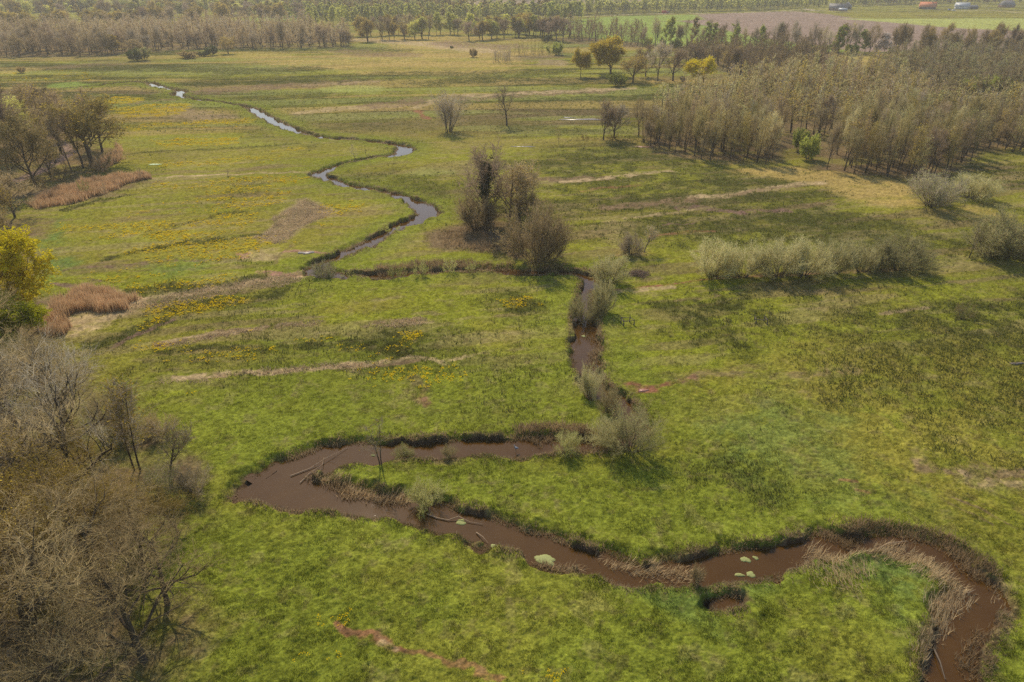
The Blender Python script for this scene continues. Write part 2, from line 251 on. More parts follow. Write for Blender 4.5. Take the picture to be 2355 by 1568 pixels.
def albedo(X, Y, D, extra=None):
    """base colour and rush mask at each point"""
    far = ss(170, 330, Y)
    big = fbm(X, Y, .018, 3, 41); med = fbm(X, Y, .11, 3, 43); fin = fbm(X, Y, .7, 3, 45)
    st = streak(X, Y, .10, 7.0, 8, 47, 4); st2 = streak(X, Y, .035, 6.0, 5, 49, 4)
    col = C['mid'][None]*(1-ss(.35, .65, big*.6+med*.4))[:, None]+C['lush'][None]*ss(.35, .65, big*.6+med*.4)[:, None]
    def mix(col, c, m): return col*(1-m[:, None])+c[None]*m[:, None]
    col = mix(col, C['olive'], ss(.46, .60, st)*.75)
    col = mix(col, C['olive'], ss(90, 150, Y)*.35)
    rush = np.zeros(X.shape)
    m = ss(.44, .56, st2*.55+st*.45)*far*.9*ss(700, 560, Y); col = mix(col, C['rush']*.95, m); rush = np.maximum(rush, m)
    m = ss(.47, .58, st)*ss(100, 160, Y)*ss(-30, 10, X)*.8; col = mix(col, C['rush']*1.05, m); rush = np.maximum(rush, m)
    m = ss(.56, .72, fbm(X, Y, .06, 4, 53))*.45*ss(60, 80, Y); col = mix(col, C['rush']*1.4, m); rush = np.maximum(rush, m*.7)
    m = ss(.52, .72, fbm(X, Y, .13, 4, 57))*.5; col = mix(col, C['olive'], m)
    m = ss(.64, .78, streak(X, Y, .45, 3, 8, 59, 3))*.4; col = mix(col, C['tan'], m*ss(60, 90, Y))
    st3 = streak(X, Y, .045, 8.0, 3, 83, 4); st4 = streak(X, Y, .07, 9.0, 6, 85, 4); fz = ss(190, 260, Y)*ss(720, 600, Y)
    col = mix(col, C['brown']*.85, ss(.55, .62, st3)*fz*.55); col = mix(col, C['ochre']*.9, ss(.54, .62, st4)*fz*.6); col = mix(col, C['pale']*.75, ss(.45, .38, st4)*fz*.5)
    tr = streak(X, Y, .25, 6.0, 12, 87, 3); mz = ss(60, 85, Y)*ss(230, 180, Y)
    col = mix(col, C['brown'], ss(.60, .70, tr)*mz*.5); col = mix(col, C['tan'], ss(.40, .32, tr)*mz*.35)
    lushz = ss(92, 64, Y)*ss(34, 10, X)*ss(-60, -25, X)+ss(10, 2, D)*.8+ss(100, 60, Y)*.35
    col = mix(col, C['lush']*np.array([.92, 1.0, 1.0]), np.clip(lushz, 0, 1)*(.62+.38*ss(.3, .6, med)))
    W = [(fbm(X, Y, .22, 3, 61)-.5), (fbm(X, Y, .22, 3, 62)-.5)]
    W2 = [(fbm(X, Y, 1.3, 2, 63)-.5), (fbm(X, Y, 1.3, 2, 64)-.5)]
    blot = fbm(X, Y, .28, 4, 67); blot2 = fbm(X, Y, 1.1, 3, 68)
    # polygons first, strokes on top
    for kind, c, w, wa, op, pts in sorted(_FE, key=lambda f: f[0] != 'p'):
        wx = X+W[0]*wa*3+W2[0]*wa*.7; wy = Y+W[1]*wa*3+W2[1]*wa*.7
        if kind == 's':
            d = dist_line(wx, wy, pts, w*1.5+1)
            m = ss(w*.75, w*.3, d)*op
            m = np.minimum(m*1.15, 1)*(.30+.70*ss(.36, .56, blot2*.6+blot*.4))
        else:
            m = poly_mask(wx, wy, pts, w)*op
            if c in ('rush', 'bluegreen', 'olive'): m = np.minimum(m*1.25, 1)*(.25+.75*ss(.36, .56, blot*.7+blot2*.3))
            elif c in ('ochre', 'litter'): m = m*((.5+.5*ss(.42, .55, st*.6+blot*.4)) if c == 'litter' else (.45+.55*ss(.42, .54, st*.7+blot*.3)))
            elif c in ('plough', 'green', 'pale'): m = m
            else: m = m*(.5+.5*ss(.3, .55, blot2))
        col = mix(col, C[c], m)
        if c == 'rush': rush = np.maximum(rush*(1-m), m)
        elif c not in ('olive', 'bluegreen', 'tan'): rush = rush*(1-m)
    fm = flower_mask(X, Y)
    col = mix(col, C['flower'], np.clip(fm, 0, 1)*(.35*ss(70, 110, Y)+.4*ss(170, 220, Y)))
    # stream banks: bare soil, dead stalks, then lush grass
    bk = fbm(X, Y, .25, 3, 71)
    m = ss(.9+bk*.8, .3, D)*ss(.42, .6, fbm(X, Y, .5, 3, 73)); col = mix(col, C['brown'], m*.75)
    m = ss(.42, .12, D); col = mix(col, C['soil'], m)
    col = mix(col, C['brown']*.7, ss(.62, .72, fbm(X, Y, .9, 4, 88))*.28); col = mix(col, C['tan'], ss(.64, .76, fbm(X, Y, .5, 4, 89))*.2)
    col = col*(.86+.30*fbm(X, Y, .06, 3, 86))[:, None]
    tus = ss(.30, .66, fbm(X, Y, 2.6, 2, 79)); col = col*(.78+.36*tus[:, None])*(.93+.14*fin[:, None])*(.86+.28*vn(X*4.1, Y*4.1, 77)[:, None])
    return col, rush, fm

# ------------------------------------------------------------------ mesh helpers
COL = scene.collection
def mesh_from(name, V, T, mats=(), M=None, smooth=False, col=None, Q=None):
    me = bpy.data.meshes.new(name)
    V = np.asarray(V, np.float32); F = np.asarray(Q if Q is not None else T, np.int32); k = F.shape[1]
    me.vertices.add(len(V)); me.vertices.foreach_set("co", V.ravel())
    me.loops.add(F.size); me.loops.foreach_set("vertex_index", F.ravel())
    me.polygons.add(len(F)); me.polygons.foreach_set("loop_start", np.arange(len(F), dtype=np.int32)*k)
    if M is not None: me.polygons.foreach_set("material_index", np.asarray(M, np.int32))
    if smooth: me.polygons.foreach_set("use_smooth", np.ones(len(F), bool))
    for m in mats: me.materials.append(m)
    if col is not None:
        a = me.color_attributes.new("Col", 'FLOAT_COLOR', 'POINT')
        c = np.ones((len(V), 4), np.float32); c[:, :3] = col; a.data.foreach_set("color", c.ravel())
    me.update(calc_edges=True); me.validate(verbose=False)
    return me
def link(name, data, parent=None, **kw):
    o = bpy.data.objects.new(name, data); COL.objects.link(o)
    if parent: o.parent = parent
    for k, v in kw.items(): o[k] = v
    return o
class Geo:
    def __init__(s): s.V = []; s.T = []; s.M = []; s.n = 0
    def add(s, V, T, m=0):
        s.V.append(np.asarray(V, float)); s.T.append(np.asarray(T, int)+s.n); s.M.append(np.full(len(T), m)); s.n += len(V)
    def tubes(s, P, R, sides, m=0):
        n, k, _ = P.shape
        T = np.gradient(P, axis=1); T /= np.linalg.norm(T, axis=2, keepdims=True)+1e-9
        ref = np.where(np.abs(T[:, :1, 2:3]) > .9, np.array([[[1., 0, 0]]]), np.array([[[0, 0, 1.]]]))
        A = np.cross(T, np.broadcast_to(ref, T.shape)); A /= np.linalg.norm(A, axis=2, keepdims=True)+1e-9
        B = np.cross(T, A)
        th = np.arange(sides)*2*math.pi/sides
        V = P[:, :, None]+R[:, :, None, None]*(A[:, :, None]*np.cos(th)[None, None, :, None]+B[:, :, None]*np.sin(th)[None, None, :, None])
        idx = np.arange(n*k*sides).reshape(n, k, sides)
        a = idx[:, :-1]; b = idx[:, 1:]; a2 = np.roll(a, -1, 2); b2 = np.roll(b, -1, 2)
        Tt = np.concatenate([np.stack([a, a2, b2], -1).reshape(-1, 3), np.stack([a, b2, b], -1).reshape(-1, 3)])
        s.add(V.reshape(-1, 3), Tt, m)
    def ribbons(s, P, w, rng, m=0):
        n, k, _ = P.shape
        d = P[:, -1]-P[:, 0]; sd = np.cross(d, rng.normal(size=(n, 3))); sd /= np.linalg.norm(sd, axis=1, keepdims=True)+1e-9
        ww = (w*np.linspace(1, .12, k))[None, :, None] if np.isscalar(w) else w[:, None, None]*np.linspace(1, .12, k)[None, :, None]
        V = np.stack([P-sd[:, None]*ww/2, P+sd[:, None]*ww/2], 2).reshape(-1, 3)
        idx = np.arange(n*k*2).reshape(n, k, 2)
        a = idx[:, :-1, 0]; b = idx[:, :-1, 1]; c = idx[:, 1:, 1]; e = idx[:, 1:, 0]
        s.add(V, np.concatenate([np.stack([a, b, c], -1).reshape(-1, 3), np.stack([a, c, e], -1).reshape(-1, 3)]), m)
    def leaves(s, P, size, rng, m=1):
        n = len(P); a = rng.normal(size=(n, 3)); a /= np.linalg.norm(a, axis=1, keepdims=True)
        b = np.cross(a, rng.normal(size=(n, 3))); b /= np.linalg.norm(b, axis=1, keepdims=True)
        sz = size*rng.uniform(.6, 1.4, (n, 1)); V = np.stack([P-a*sz, P+b*sz*.6, P+a*sz, P-b*sz*.6], 1).reshape(-1, 3)
        i = np.arange(n)[:, None]*4
        s.add(V, np.concatenate([i+[0, 1, 2], i+[0, 2, 3]]), m)
    def mesh(s, name, mats, smooth=False, col=None):
        return mesh_from(name, np.concatenate(s.V), np.concatenate(s.T), mats, np.concatenate(s.M), smooth, col)
    def arrays(s): return np.concatenate(s.V), np.concatenate(s.T), np.concatenate(s.M)
UP = np.array([0, 0, 1.])
def grow(rng, P, R, m, t0, t1, ang, av, lenf, k, up, wob, rr, tip=.3):
    n, kp, _ = P.shape; N = n*m; par = np.repeat(np.arange(n), m)
    t = t0+(t1-t0)*((np.tile(np.arange(m), n)+rng.uniform(0, 1, N))/m)
    x = t*(kp-1); i = np.minimum(x.astype(int), kp-2); f = (x-i)[:, None]
    st = P[par, i]*(1-f)+P[par, i+1]*f; T = P[par, i+1]-P[par, i]; T /= np.linalg.norm(T, axis=1, keepdims=True)+1e-9
    r0 = (R[par, i]*(1-f[:, 0])+R[par, i+1]*f[:, 0])*rr
    Nn = np.cross(T, rng.normal(size=(N, 3))); Nn /= np.linalg.norm(Nn, axis=1, keepdims=True)+1e-9
    a = np.radians(ang+rng.normal(size=N)*av)[:, None]
    d = np.cos(a)*T+np.sin(a)*Nn; L = lenf(t, rng)
    out = [st]; p = st
    for q in range(k-1):
        d = d+UP*up+rng.normal(size=(N, 3))*wob; d /= np.linalg.norm(d, axis=1, keepdims=True)
        p = p+d*(L/(k-1))[:, None]; out.append(p)
    P2 = np.stack(out, 1); R2 = r0[:, None]*np.linspace(1, tip, k)[None]
    return P2, R2, t
def stems(rng, n, H, lean, k, r, spread, up=.0, wob=.05, top=.2):
    az_ = rng.uniform(0, 2*math.pi, n); l = np.radians(lean*np.sqrt(rng.uniform(.02, 1, n)))
    d = np.stack([np.cos(az_)*np.sin(l), np.sin(az_)*np.sin(l), np.cos(l)], 1)
    p = np.stack([np.cos(az_), np.sin(az_), 0*az_], 1)*spread*rng.uniform(0, 1, (n, 1)); p[:, 2] = -.35
    L = H*rng.uniform(.75, 1.05, n)*(1-.25*l); out = [p]
    for q in range(k-1):
        d = d+UP*up+rng.normal(size=(n, 3))*wob; d /= np.linalg.norm(d, axis=1, keepdims=True)
        p = p+d*(L/(k-1))[:, None]; out.append(p)
    return np.stack(out, 1), r*rng.uniform(.6, 1.1, n)[:, None]*np.linspace(1, top, k)[None]

# ------------------------------------------------------------------ materials
def nodemat(name):
    m = bpy.data.materials.new(name); m.use_nodes = True; nt = m.node_tree; nt.nodes.clear()
    out = nt.nodes.new("ShaderNodeOutputMaterial"); return m, nt, out
def leafy(name, c1, c2, tr=.4, var=.25, scale=.6):
    """matt surface with light passing through, colour varying through the crown and from plant to plant"""
    m, nt, out = nodemat(name); N = nt.nodes.new; L = nt.links.new
    tc = N("ShaderNodeTexCoord"); no = N("ShaderNodeTexNoise"); no.inputs["Scale"].default_value = scale; no.inputs["Detail"].default_value = 2
    L(tc.outputs["Object"], no.inputs["Vector"])
    oi = N("ShaderNodeObjectInfo"); add = N("ShaderNodeMath"); add.operation = 'MULTIPLY_ADD'; L(oi.outputs["Random"], add.inputs[0]); add.inputs[1].default_value = .9; add.inputs[2].default_value = -.45
    ad2 = N("ShaderNodeMath"); ad2.operation = 'ADD'; L(add.outputs[0], ad2.inputs[0]); L(no.outputs["Fac"], ad2.inputs[1])
    mx = N("ShaderNodeMix"); mx.data_type = 'RGBA'; L(ad2.outputs[0], mx.inputs["Factor"]); mx.inputs["A"].default_value = (*c1, 1); mx.inputs["B"].default_value = (*c2, 1)
    hs = N("ShaderNodeHueSaturation"); L(mx.outputs["Result"], hs.inputs["Color"])
    mr = N("ShaderNodeMapRange"); L(oi.outputs["Random"], mr.inputs["Value"]); mr.inputs["To Min"].default_value = 1-var; mr.inputs["To Max"].default_value = 1+var; L(mr.outputs[0], hs.inputs["Value"])
    d = N("ShaderNodeBsdfDiffuse"); t = N("ShaderNodeBsdfTranslucent"); ms = N("ShaderNodeMixShader"); ms.inputs[0].default_value = tr
    L(hs.outputs[0], d.inputs[0]); L(hs.outputs[0], t.inputs[0]); L(d.outputs[0], ms.inputs[1]); L(t.outputs[0], ms.inputs[2]); L(ms.outputs[0], out.inputs[0])
    return m
def simple(name, c, c2=None, scale=3, rough=.8, spec=.2, bump=0, metal=0):
    m, nt, out = nodemat(name); N = nt.nodes.new; L = nt.links.new
    b = N("ShaderNodeBsdfPrincipled"); b.inputs["Roughness"].default_value = rough; b.inputs["Specular IOR Level"].default_value = spec; b.inputs["Metallic"].default_value = metal
    tc = N("ShaderNodeTexCoord"); no = N("ShaderNodeTexNoise"); no.inputs["Scale"].default_value = scale; no.inputs["Detail"].default_value = 5; L(tc.outputs["Object"], no.inputs["Vector"])
    mx = N("ShaderNodeMix"); mx.data_type = 'RGBA'; L(no.outputs["Fac"], mx.inputs["Factor"])
    c2 = c2 or tuple(x*.6 for x in c); mx.inputs["A"].default_value = (*c2, 1); mx.inputs["B"].default_value = (*c, 1); L(mx.outputs["Result"], b.inputs["Base Color"])
    if bump:
        bu = N("ShaderNodeBump"); bu.inputs["Strength"].default_value = bump; L(no.outputs["Fac"], bu.inputs["Height"]); L(bu.outputs[0], b.inputs["Normal"])
    L(b.outputs[0], out.inputs[0]); return m
def colmat(name, tr):
    m, nt, out = nodemat(name); N = nt.nodes.new; L = nt.links.new
    at = N("ShaderNodeAttribute"); at.attribute_name = "Col"
    d = N("ShaderNodeBsdfDiffuse"); t = N("ShaderNodeBsdfTranslucent"); ms = N("ShaderNodeMixShader"); ms.inputs[0].default_value = tr
    L(at.outputs["Color"], d.inputs[0]); L(at.outputs["Color"], t.inputs[0]); L(d.outputs[0], ms.inputs[1]); L(t.outputs[0], ms.inputs[2]); L(ms.outputs[0], out.inputs[0]); return m
BLADE = colmat("grass_blade", .45)
BARK = simple("bark", (.115, .088, .062), (.05, .038, .028), 2.5, .9, .1, .4)
BARKG = simple("bark_grey", (.19, .16, .13), (.07, .058, .046), 2.5, .9, .1, .4)
IVY = leafy("ivy_leaf", (.020, .034, .010), (.045, .065, .018), .25)
TW = dict(brown=leafy("twig_brown", (.27, .200, .120), (.36, .28, .16), .62), grey=leafy("twig_grey", (.28, .235, .180), (.40, .34, .26), .62),
          olive=leafy("twig_olive", (.28, .235, .095), (.38, .32, .13), .62), mauve=leafy("twig_mauve", (.24, .170, .120), (.33, .245, .17), .62),
          willow=leafy("twig_willow", (.40, .34, .17), (.52, .46, .24), .6), dark=leafy("twig_dark", (.13, .095, .06), (.19, .145, .095), .5))
TW['near'] = leafy("twig_near", (.37, .275, .145), (.52, .41, .23), .62); TW['near_grey'] = leafy("twig_near_grey", (.36, .31, .235), (.52, .46, .36), .62)
LF = dict(oakgold=leafy("leaf_oak_gold", (.44, .33, .04), (.58, .45, .06), .6, .1), olive=leafy("leaf_olive", (.34, .25, .05), (.48, .36, .07), .62), yellow=leafy("leaf_yellow", (.62, .50, .015), (.82, .68, .03), .5, .12),
          green=leafy("leaf_green", (.44, .45, .09), (.64, .62, .15), .6), gold=leafy("leaf_gold", (.58, .48, .018), (.78, .66, .03), .5, .12), lime=leafy("leaf_lime", (.38, .38, .014), (.58, .56, .02), .5, .1),
          dark=leafy("leaf_dark", (.05, .075, .018), (.10, .125, .03), .35), willow=leafy("leaf_willow", (.38, .37, .14), (.50, .48, .20), .6),
          fresh=leafy("leaf_fresh", (.32, .35, .06), (.46, .48, .11), .5), blossom=leafy("leaf_blossom", (.6, .5, .42), (.75, .66, .58), .5, .08), bud=leafy("leaf_bud", (.34, .25, .10), (.46, .35, .15), .5))

# ------------------------------------------------------------------ the ground sheet
def build_ground():
    vs = np.concatenate([np.linspace(1660, 420, 780), np.linspace(419, -18, 520)[0:]])
    ys = np.array([g(0, v)[1] for v in vs]); ys = np.concatenate([[-250, -100, -30, 0, 10, 18, 24], ys[ys > 26], [1900, 2600, 4000, 7000]])
    s = np.linspace(-1.12, 1.12, 1250); s = np.concatenate([[-9, -4, -2.2, -1.6, -1.3], s, [1.3, 1.6, 2.2, 4, 9]])
    dep = np.maximum(ys*CP+CAM_H*SP, 38)*.752
    X = (s[None]*dep[:, None]); Y = np.repeat(ys[:, None], len(s), 1); ny, nx = X.shape
    X = X.ravel(); Y = Y.ravel()
    D = river_dist(X, Y); Z = height(X, Y, D)
    out = (Y > 1500) | (Y < 18); Z[out] = np.minimum(Z[out], -.0)
    col, rush, fm = albedo(X, Y, D)
    i = np.arange(ny*nx).reshape(ny, nx)
    Q = np.stack([i[:-1, :-1], i[:-1, 1:], i[1:, 1:], i[1:, :-1]], -1).reshape(-1, 4)
    m, nt, o = nodemat("meadow_ground"); N = nt.nodes.new; L = nt.links.new
    b = N("ShaderNodeBsdfDiffuse"); at = N("ShaderNodeAttribute"); at.attribute_name = "Col"
    tc = N("ShaderNodeTexCoord")
    n1 = N("ShaderNodeTexNoise"); n1.inputs["Scale"].default_value = 4.5; n1.inputs["Detail"].default_value = 6; n1.inputs["Roughness"].default_value = .7; L(tc.outputs["Object"], n1.inputs["Vector"])
    n2 = N("ShaderNodeTexNoise"); n2.inputs["Scale"].default_value = .55; n2.inputs["Detail"].default_value = 6; n2.inputs["Roughness"].default_value = .65; L(tc.outputs["Object"], n2.inputs["Vector"])
    mr = N("ShaderNodeMapRange"); mr.inputs["From Min"].default_value = .3; mr.inputs["From Max"].default_value = .7; mr.inputs["To Min"].default_value = .62; mr.inputs["To Max"].default_value = 1.35; L(n1.outputs["Fac"], mr.inputs["Value"])
    mr2 = N("ShaderNodeMapRange"); mr2.inputs["From Min"].default_value = .3; mr2.inputs["From Max"].default_value = .7; mr2.inputs["To Min"].default_value = .82; mr2.inputs["To Max"].default_value = 1.18; L(n2.outputs["Fac"], mr2.inputs["Value"])
    mu = N("ShaderNodeMath"); mu.operation = 'MULTIPLY'; L(mr.outputs[0], mu.inputs[0]); L(mr2.outputs[0], mu.inputs[1])
    vm = N("ShaderNodeVectorMath"); vm.operation = 'SCALE'; L(at.outputs["Color"], vm.inputs[0]); L(mu.outputs[0], vm.inputs["Scale"]); L(vm.outputs[0], b.inputs["Color"])
    bu = N("ShaderNodeBump"); bu.inputs["Strength"].default_value = .9; bu.inputs["Distance"].default_value = .12; L(n1.outputs["Fac"], bu.inputs["Height"]); L(bu.outputs[0], b.inputs["Normal"])
    L(b.outputs[0], o.inputs[0])
    me = mesh_from("ground", np.stack([X, Y, Z], 1), None, [m], None, True, col, Q)
    link("ground", me, kind="structure", label="green wet meadow with rush patches, straw strips and reddish mud", category="ground")
build_ground()

# ------------------------------------------------------------------ water
def build_water():
    m, nt, o = nodemat("stream_water"); N = nt.nodes.new; L = nt.links.new
    b = N("ShaderNodeBsdfPrincipled"); b.inputs["Roughness"].default_value = .05; b.inputs["IOR"].default_value = 1.33; b.inputs["Specular IOR Level"].default_value = .33
    tc = N("ShaderNodeTexCoord"); n0 = N("ShaderNodeTexNoise"); n0.inputs["Scale"].default_value = .5; n0.inputs["Detail"].default_value = 5; L(tc.outputs["Object"], n0.inputs["Vector"])
    mx = N("ShaderNodeMix"); mx.data_type = 'RGBA'; L(n0.outputs["Fac"], mx.inputs["Factor"]); mx.inputs["A"].default_value = (.058, .0275, .006, 1); mx.inputs["B"].default_value = (.088, .043, .009, 1); L(mx.outputs["Result"], b.inputs["Base Color"])
    n1 = N("ShaderNodeTexNoise"); n1.inputs["Scale"].default_value = 11; n1.inputs["Detail"].default_value = 4; L(tc.outputs["Object"], n1.inputs["Vector"])
    at = N("ShaderNodeAttribute"); at.attribute_name = "Col"
    sep = N("ShaderNodeSeparateColor"); L(at.outputs["Color"], sep.inputs[0])
    n3 = N("ShaderNodeTexNoise"); n3.inputs["Scale"].default_value = 1.1; n3.inputs["Detail"].default_value = 4; L(tc.outputs["Object"], n3.inputs["Vector"])
    th = N("ShaderNodeMapRange"); th.inputs["From Min"].default_value = .55; th.inputs["From Max"].default_value = .63; th.inputs["To Max"].default_value = .05; L(n3.outputs["Fac"], th.inputs["Value"])
    mm = N("ShaderNodeMath"); mm.operation = 'MULTIPLY_ADD'; L(th.outputs[0], mm.inputs[0]); L(sep.outputs[0], mm.inputs[1]); mm.inputs[2].default_value = .018
    bu = N("ShaderNodeBump"); bu.inputs["Distance"].default_value = .05; L(mm.outputs[0], bu.inputs["Strength"]); L(n1.outputs["Fac"], bu.inputs["Height"]); L(bu.outputs[0], b.inputs["Normal"])
    L(b.outputs[0], o.inputs[0])
    ge_V, ge_T, ge_C = [], [], []; n = 0
    RIP = G([(860,1160),(1010,1178),(1100,1208),(1160,1035),(1200,1032)], WATER_Z)
    for P, W in CH:
        # finer resampling
        T = np.gradient(P, axis=0); T /= np.linalg.norm(T, axis=1, keepdims=True); Nn = np.stack([-T[:, 1], T[:, 0]], 1)
        for i in range(len(P)-1):
            mid = (P[i]+P[i+1])/2
        w = W/2+1.3
        rows = []
        for f in np.linspace(-1, 1, 7): rows.append(P+Nn*(w*f)[:, None])
        V = np.stack(rows, 1).reshape(-1, 2); k = len(P)
        idx = np.arange(k*7).reshape(k, 7)+n
        ge_T.append(np.stack([idx[:-1, :-1], idx[:-1, 1:], idx[1:, 1:], idx[1:, :-1]], -1).reshape(-1, 4))
        dmin = np.min(np.linalg.norm(V[:, None]-RIP[None], axis=2), 1)
        st = ss(5, 1.5, dmin)
        ge_C.append(np.repeat(st[:, None], 3, 1)); ge_V.append(V); n += len(V)
    V = np.concatenate(ge_V); z = np.full((len(V), 1), WATER_Z)
    z[len(ge_V[0]):] -= .004; 
    me = mesh_from("stream_water", np.hstack([V, z]), None, [m], None, False, np.concatenate(ge_C), np.concatenate(ge_T))
    link("stream_water", me, kind="structure", label="narrow brown stream winding through the meadow", category="water")
build_water()
rng = np.random.default_rng(7)
def HZ(x, y): return float(height(np.array([x]), np.array([y]), fine=False)[0])

# ------------------------------------------------------------------ blades (grass, rush, reed): counted by nobody
def blades(name, X, Y, h, w, lean, col, label, cat, zoff=-.05, nb=3, spread=.12, mat=None, D=None, dirang=None, seed=1, onwater=False):
    r = np.random.default_rng(seed); n = len(X)
    if D is None: D = river_dist(X, Y)
    X = np.repeat(X, nb)+r.normal(size=n*nb)*spread; Y = np.repeat(Y, nb)+r.normal(size=n*nb)*spread
    h = np.repeat(h, nb)*r.uniform(.6, 1.2, n*nb); w = np.repeat(w, nb); lean = np.repeat(lean, nb) if not np.isscalar(lean) else np.full(n*nb, lean)
    D2 = river_dist(X, Y); Z = height(X, Y, D2)
    Z = np.maximum(Z, WATER_Z)+zoff
    a = r.uniform(0, 2*math.pi, n*nb) if dirang is None else np.repeat(dirang, nb)+r.normal(size=n*nb)*.5
    ln = h*lean*r.uniform(.2, 1.3, n*nb)
    b = r.uniform(0, 2*math.pi, n*nb)
    sx, sy = np.cos(b)*w/2, np.sin(b)*w/2
    hz = np.sqrt(np.maximum(h*h-ln*ln, (.12*h)**2))
    V = np.stack([np.stack([X-sx, Y-sy, Z], 1), np.stack([X+sx, Y+sy, Z], 1), np.stack([X+np.cos(a)*ln, Y+np.sin(a)*ln, Z+hz], 1)], 1).reshape(-1, 3)
    T = np.arange(n*nb*3).reshape(-1, 3)
    c = np.repeat(np.repeat(col, nb, 0)*r.uniform(.75, 1.3, (n*nb, 1)), 3, 0)
    me = mesh_from(name, V, T, [mat or BLADE], None, False, c)
    link(name, me, kind="stuff", label=label, category=cat)
def in_view(n, v0, v1, u0=-60, u1=2414, seed=0, pw=1.0):
    r = np.random.default_rng(seed); v = v1+(v0-v1)*r.uniform(0, 1, n)**pw; u = r.uniform(u0, u1, n)
    y = (784-v)/FOC; t = CAM_H/(SP-y*CP); return (u-1177)/FOC*t, (CP+y*SP)*t
def grass():
    X, Y = in_view(300000, 1640, 640, -150, 2500, 3)
    D = river_dist(X, Y); k = D > .35; X, Y, D = X[k], Y[k], D[k]
    col, rush, fm = albedo(X, Y, D)
    lum = col @ np.array([.3, .6, .1])
    n = fbm(X, Y, .8, 3, 101)
    keep = (rng.uniform(size=len(X)) < ss(.36, .60, n)*.95+.05) & (col[:, 1] > col[:, 0]*.8)
    X, Y, D, col = X[keep], Y[keep], D[keep], col[keep]
    h = (.10+.15*fbm(X, Y, .5, 2, 103))*(1+.5*ss(3, 1, D)); w = .035+.0005*Y
    blades("grass", X, Y, h, w, .45, col*np.array([1.08, 1.10, .95]), "short fresh green grass tufts of the wet meadow", "grass", D=D, seed=4)
    # rushes and coarse dark tufts further out
    X, Y = in_view(150000, 1250, 160, -60, 2420, 5)
    D = river_dist(X, Y); col, rush, fm = albedo(X, Y, D)
    k = (rng.uniform(size=len(X)) < rush*.9) & (D > 1); X, Y, D = X[k], Y[k], D[k]
    h = .30+.25*rng.uniform(size=len(X)); w = .05+.0009*Y
    blades("rushes", X, Y, h, w, .3, np.array([[.105, .112, .025]])*np.ones((len(X), 1))*rng.uniform(.7, 1.4, (len(X), 1)), "dark green rush tufts in patches across the meadow", "rushes", D=D, spread=.25, seed=6)
grass()
def flowers():
    X, Y = in_view(260000, 1600, 150, -20, 1330, 8)
    fm = flower_mask(X, Y); D = river_dist(X, Y)
    k = (rng.uniform(size=len(X)) < fm*.42*(.45+.55*ss(60, 120, Y))) & (D > 1); X, Y = X[k], Y[k]
    n = len(X); Z = height(X, Y)+.10
    r = .022+.0012*Y
    nb = 4; X = np.repeat(X, nb)+rng.normal(size=n*nb)*np.repeat(r, nb)*1.3; Y = np.repeat(Y, nb)+rng.normal(size=n*nb)*np.repeat(r, nb)*1.3; Z = np.repeat(Z, nb)+rng.uniform(0, .1, n*nb)
    ge = Geo(); P = np.stack([X, Y, Z], 1); r = np.repeat(r, nb)*.75
    a = rng.uniform(0, 6.28, n*nb); ax = np.stack([np.cos(a), np.sin(a), rng.normal(size=n*nb)*.25], 1)*r[:, None]; bx = np.stack([-np.sin(a), np.cos(a), rng.normal(size=n*nb)*.25], 1)*r[:, None]
    V = np.stack([P-ax, P+bx, P+ax, P-bx], 1).reshape(-1, 3); i = np.arange(n*nb)[:, None]*4
    ge.add(V, np.concatenate([i+[0, 1, 2], i+[0, 2, 3]]))
    m = leafy("marigold_petal", (.62, .42, .006), (.78, .56, .01), .35, .05)
    link("marsh_marigolds", ge.mesh("marsh_marigolds", [m]), kind="stuff", label="yellow marsh marigolds flowering in drifts over the left meadow", category="flowers")
flowers()
def bank_plants():
    # along both sides of every channel
    XX, YY = [], []
    for P, W in CH:
        L = np.linalg.norm(np.diff(P, axis=0), axis=1)
        for i in range(len(P)-1):
            y = P[i][1]; dens = 130 if y < 75 else (60 if y < 130 else 16)
            n = int(L[i]*dens); t = rng.uniform(0, 1, n); c = P[i][None]*(1-t)[:, None]+P[i+1][None]*t[:, None]
            T = (P[i+1]-P[i])/max(L[i], 1e-6); s = rng.choice([-1, 1], n)*(W[i]/2+np.abs(rng.normal(size=n))*.55+.05)
            XX.append(c[:, 0]-T[1]*s); YY.append(c[:, 1]+T[0]*s)
    X = np.concatenate(XX); Y = np.concatenate(YY); D = river_dist(X, Y)
    k = (D > .08) & (D < 2.0); X, Y, D = X[k], Y[k], D[k]
    seg = fbm(X, Y, .22, 3, 111); mode = seg+rng.normal(size=len(X))*.10
    drysel = (mode > .47)
    dark = mode < .40
    base = np.where(drysel[:, None], np.array([[.38, .275, .155]]), np.array([[.19, .22, .045]]))
    base = np.where(dark[:, None], np.array([[.25, .175, .095]]), base)
    h = (.18+.40*fbm(X, Y, .6, 2, 115))*np.where(drysel, 1.2, .8); w = .045+.0008*Y
    blades("bank_grass", X, Y, h, w, .7, base, "tangled green and dead brown grass along the stream banks", "bank grass", D=D, nb=2, seed=12)
bank_plants()
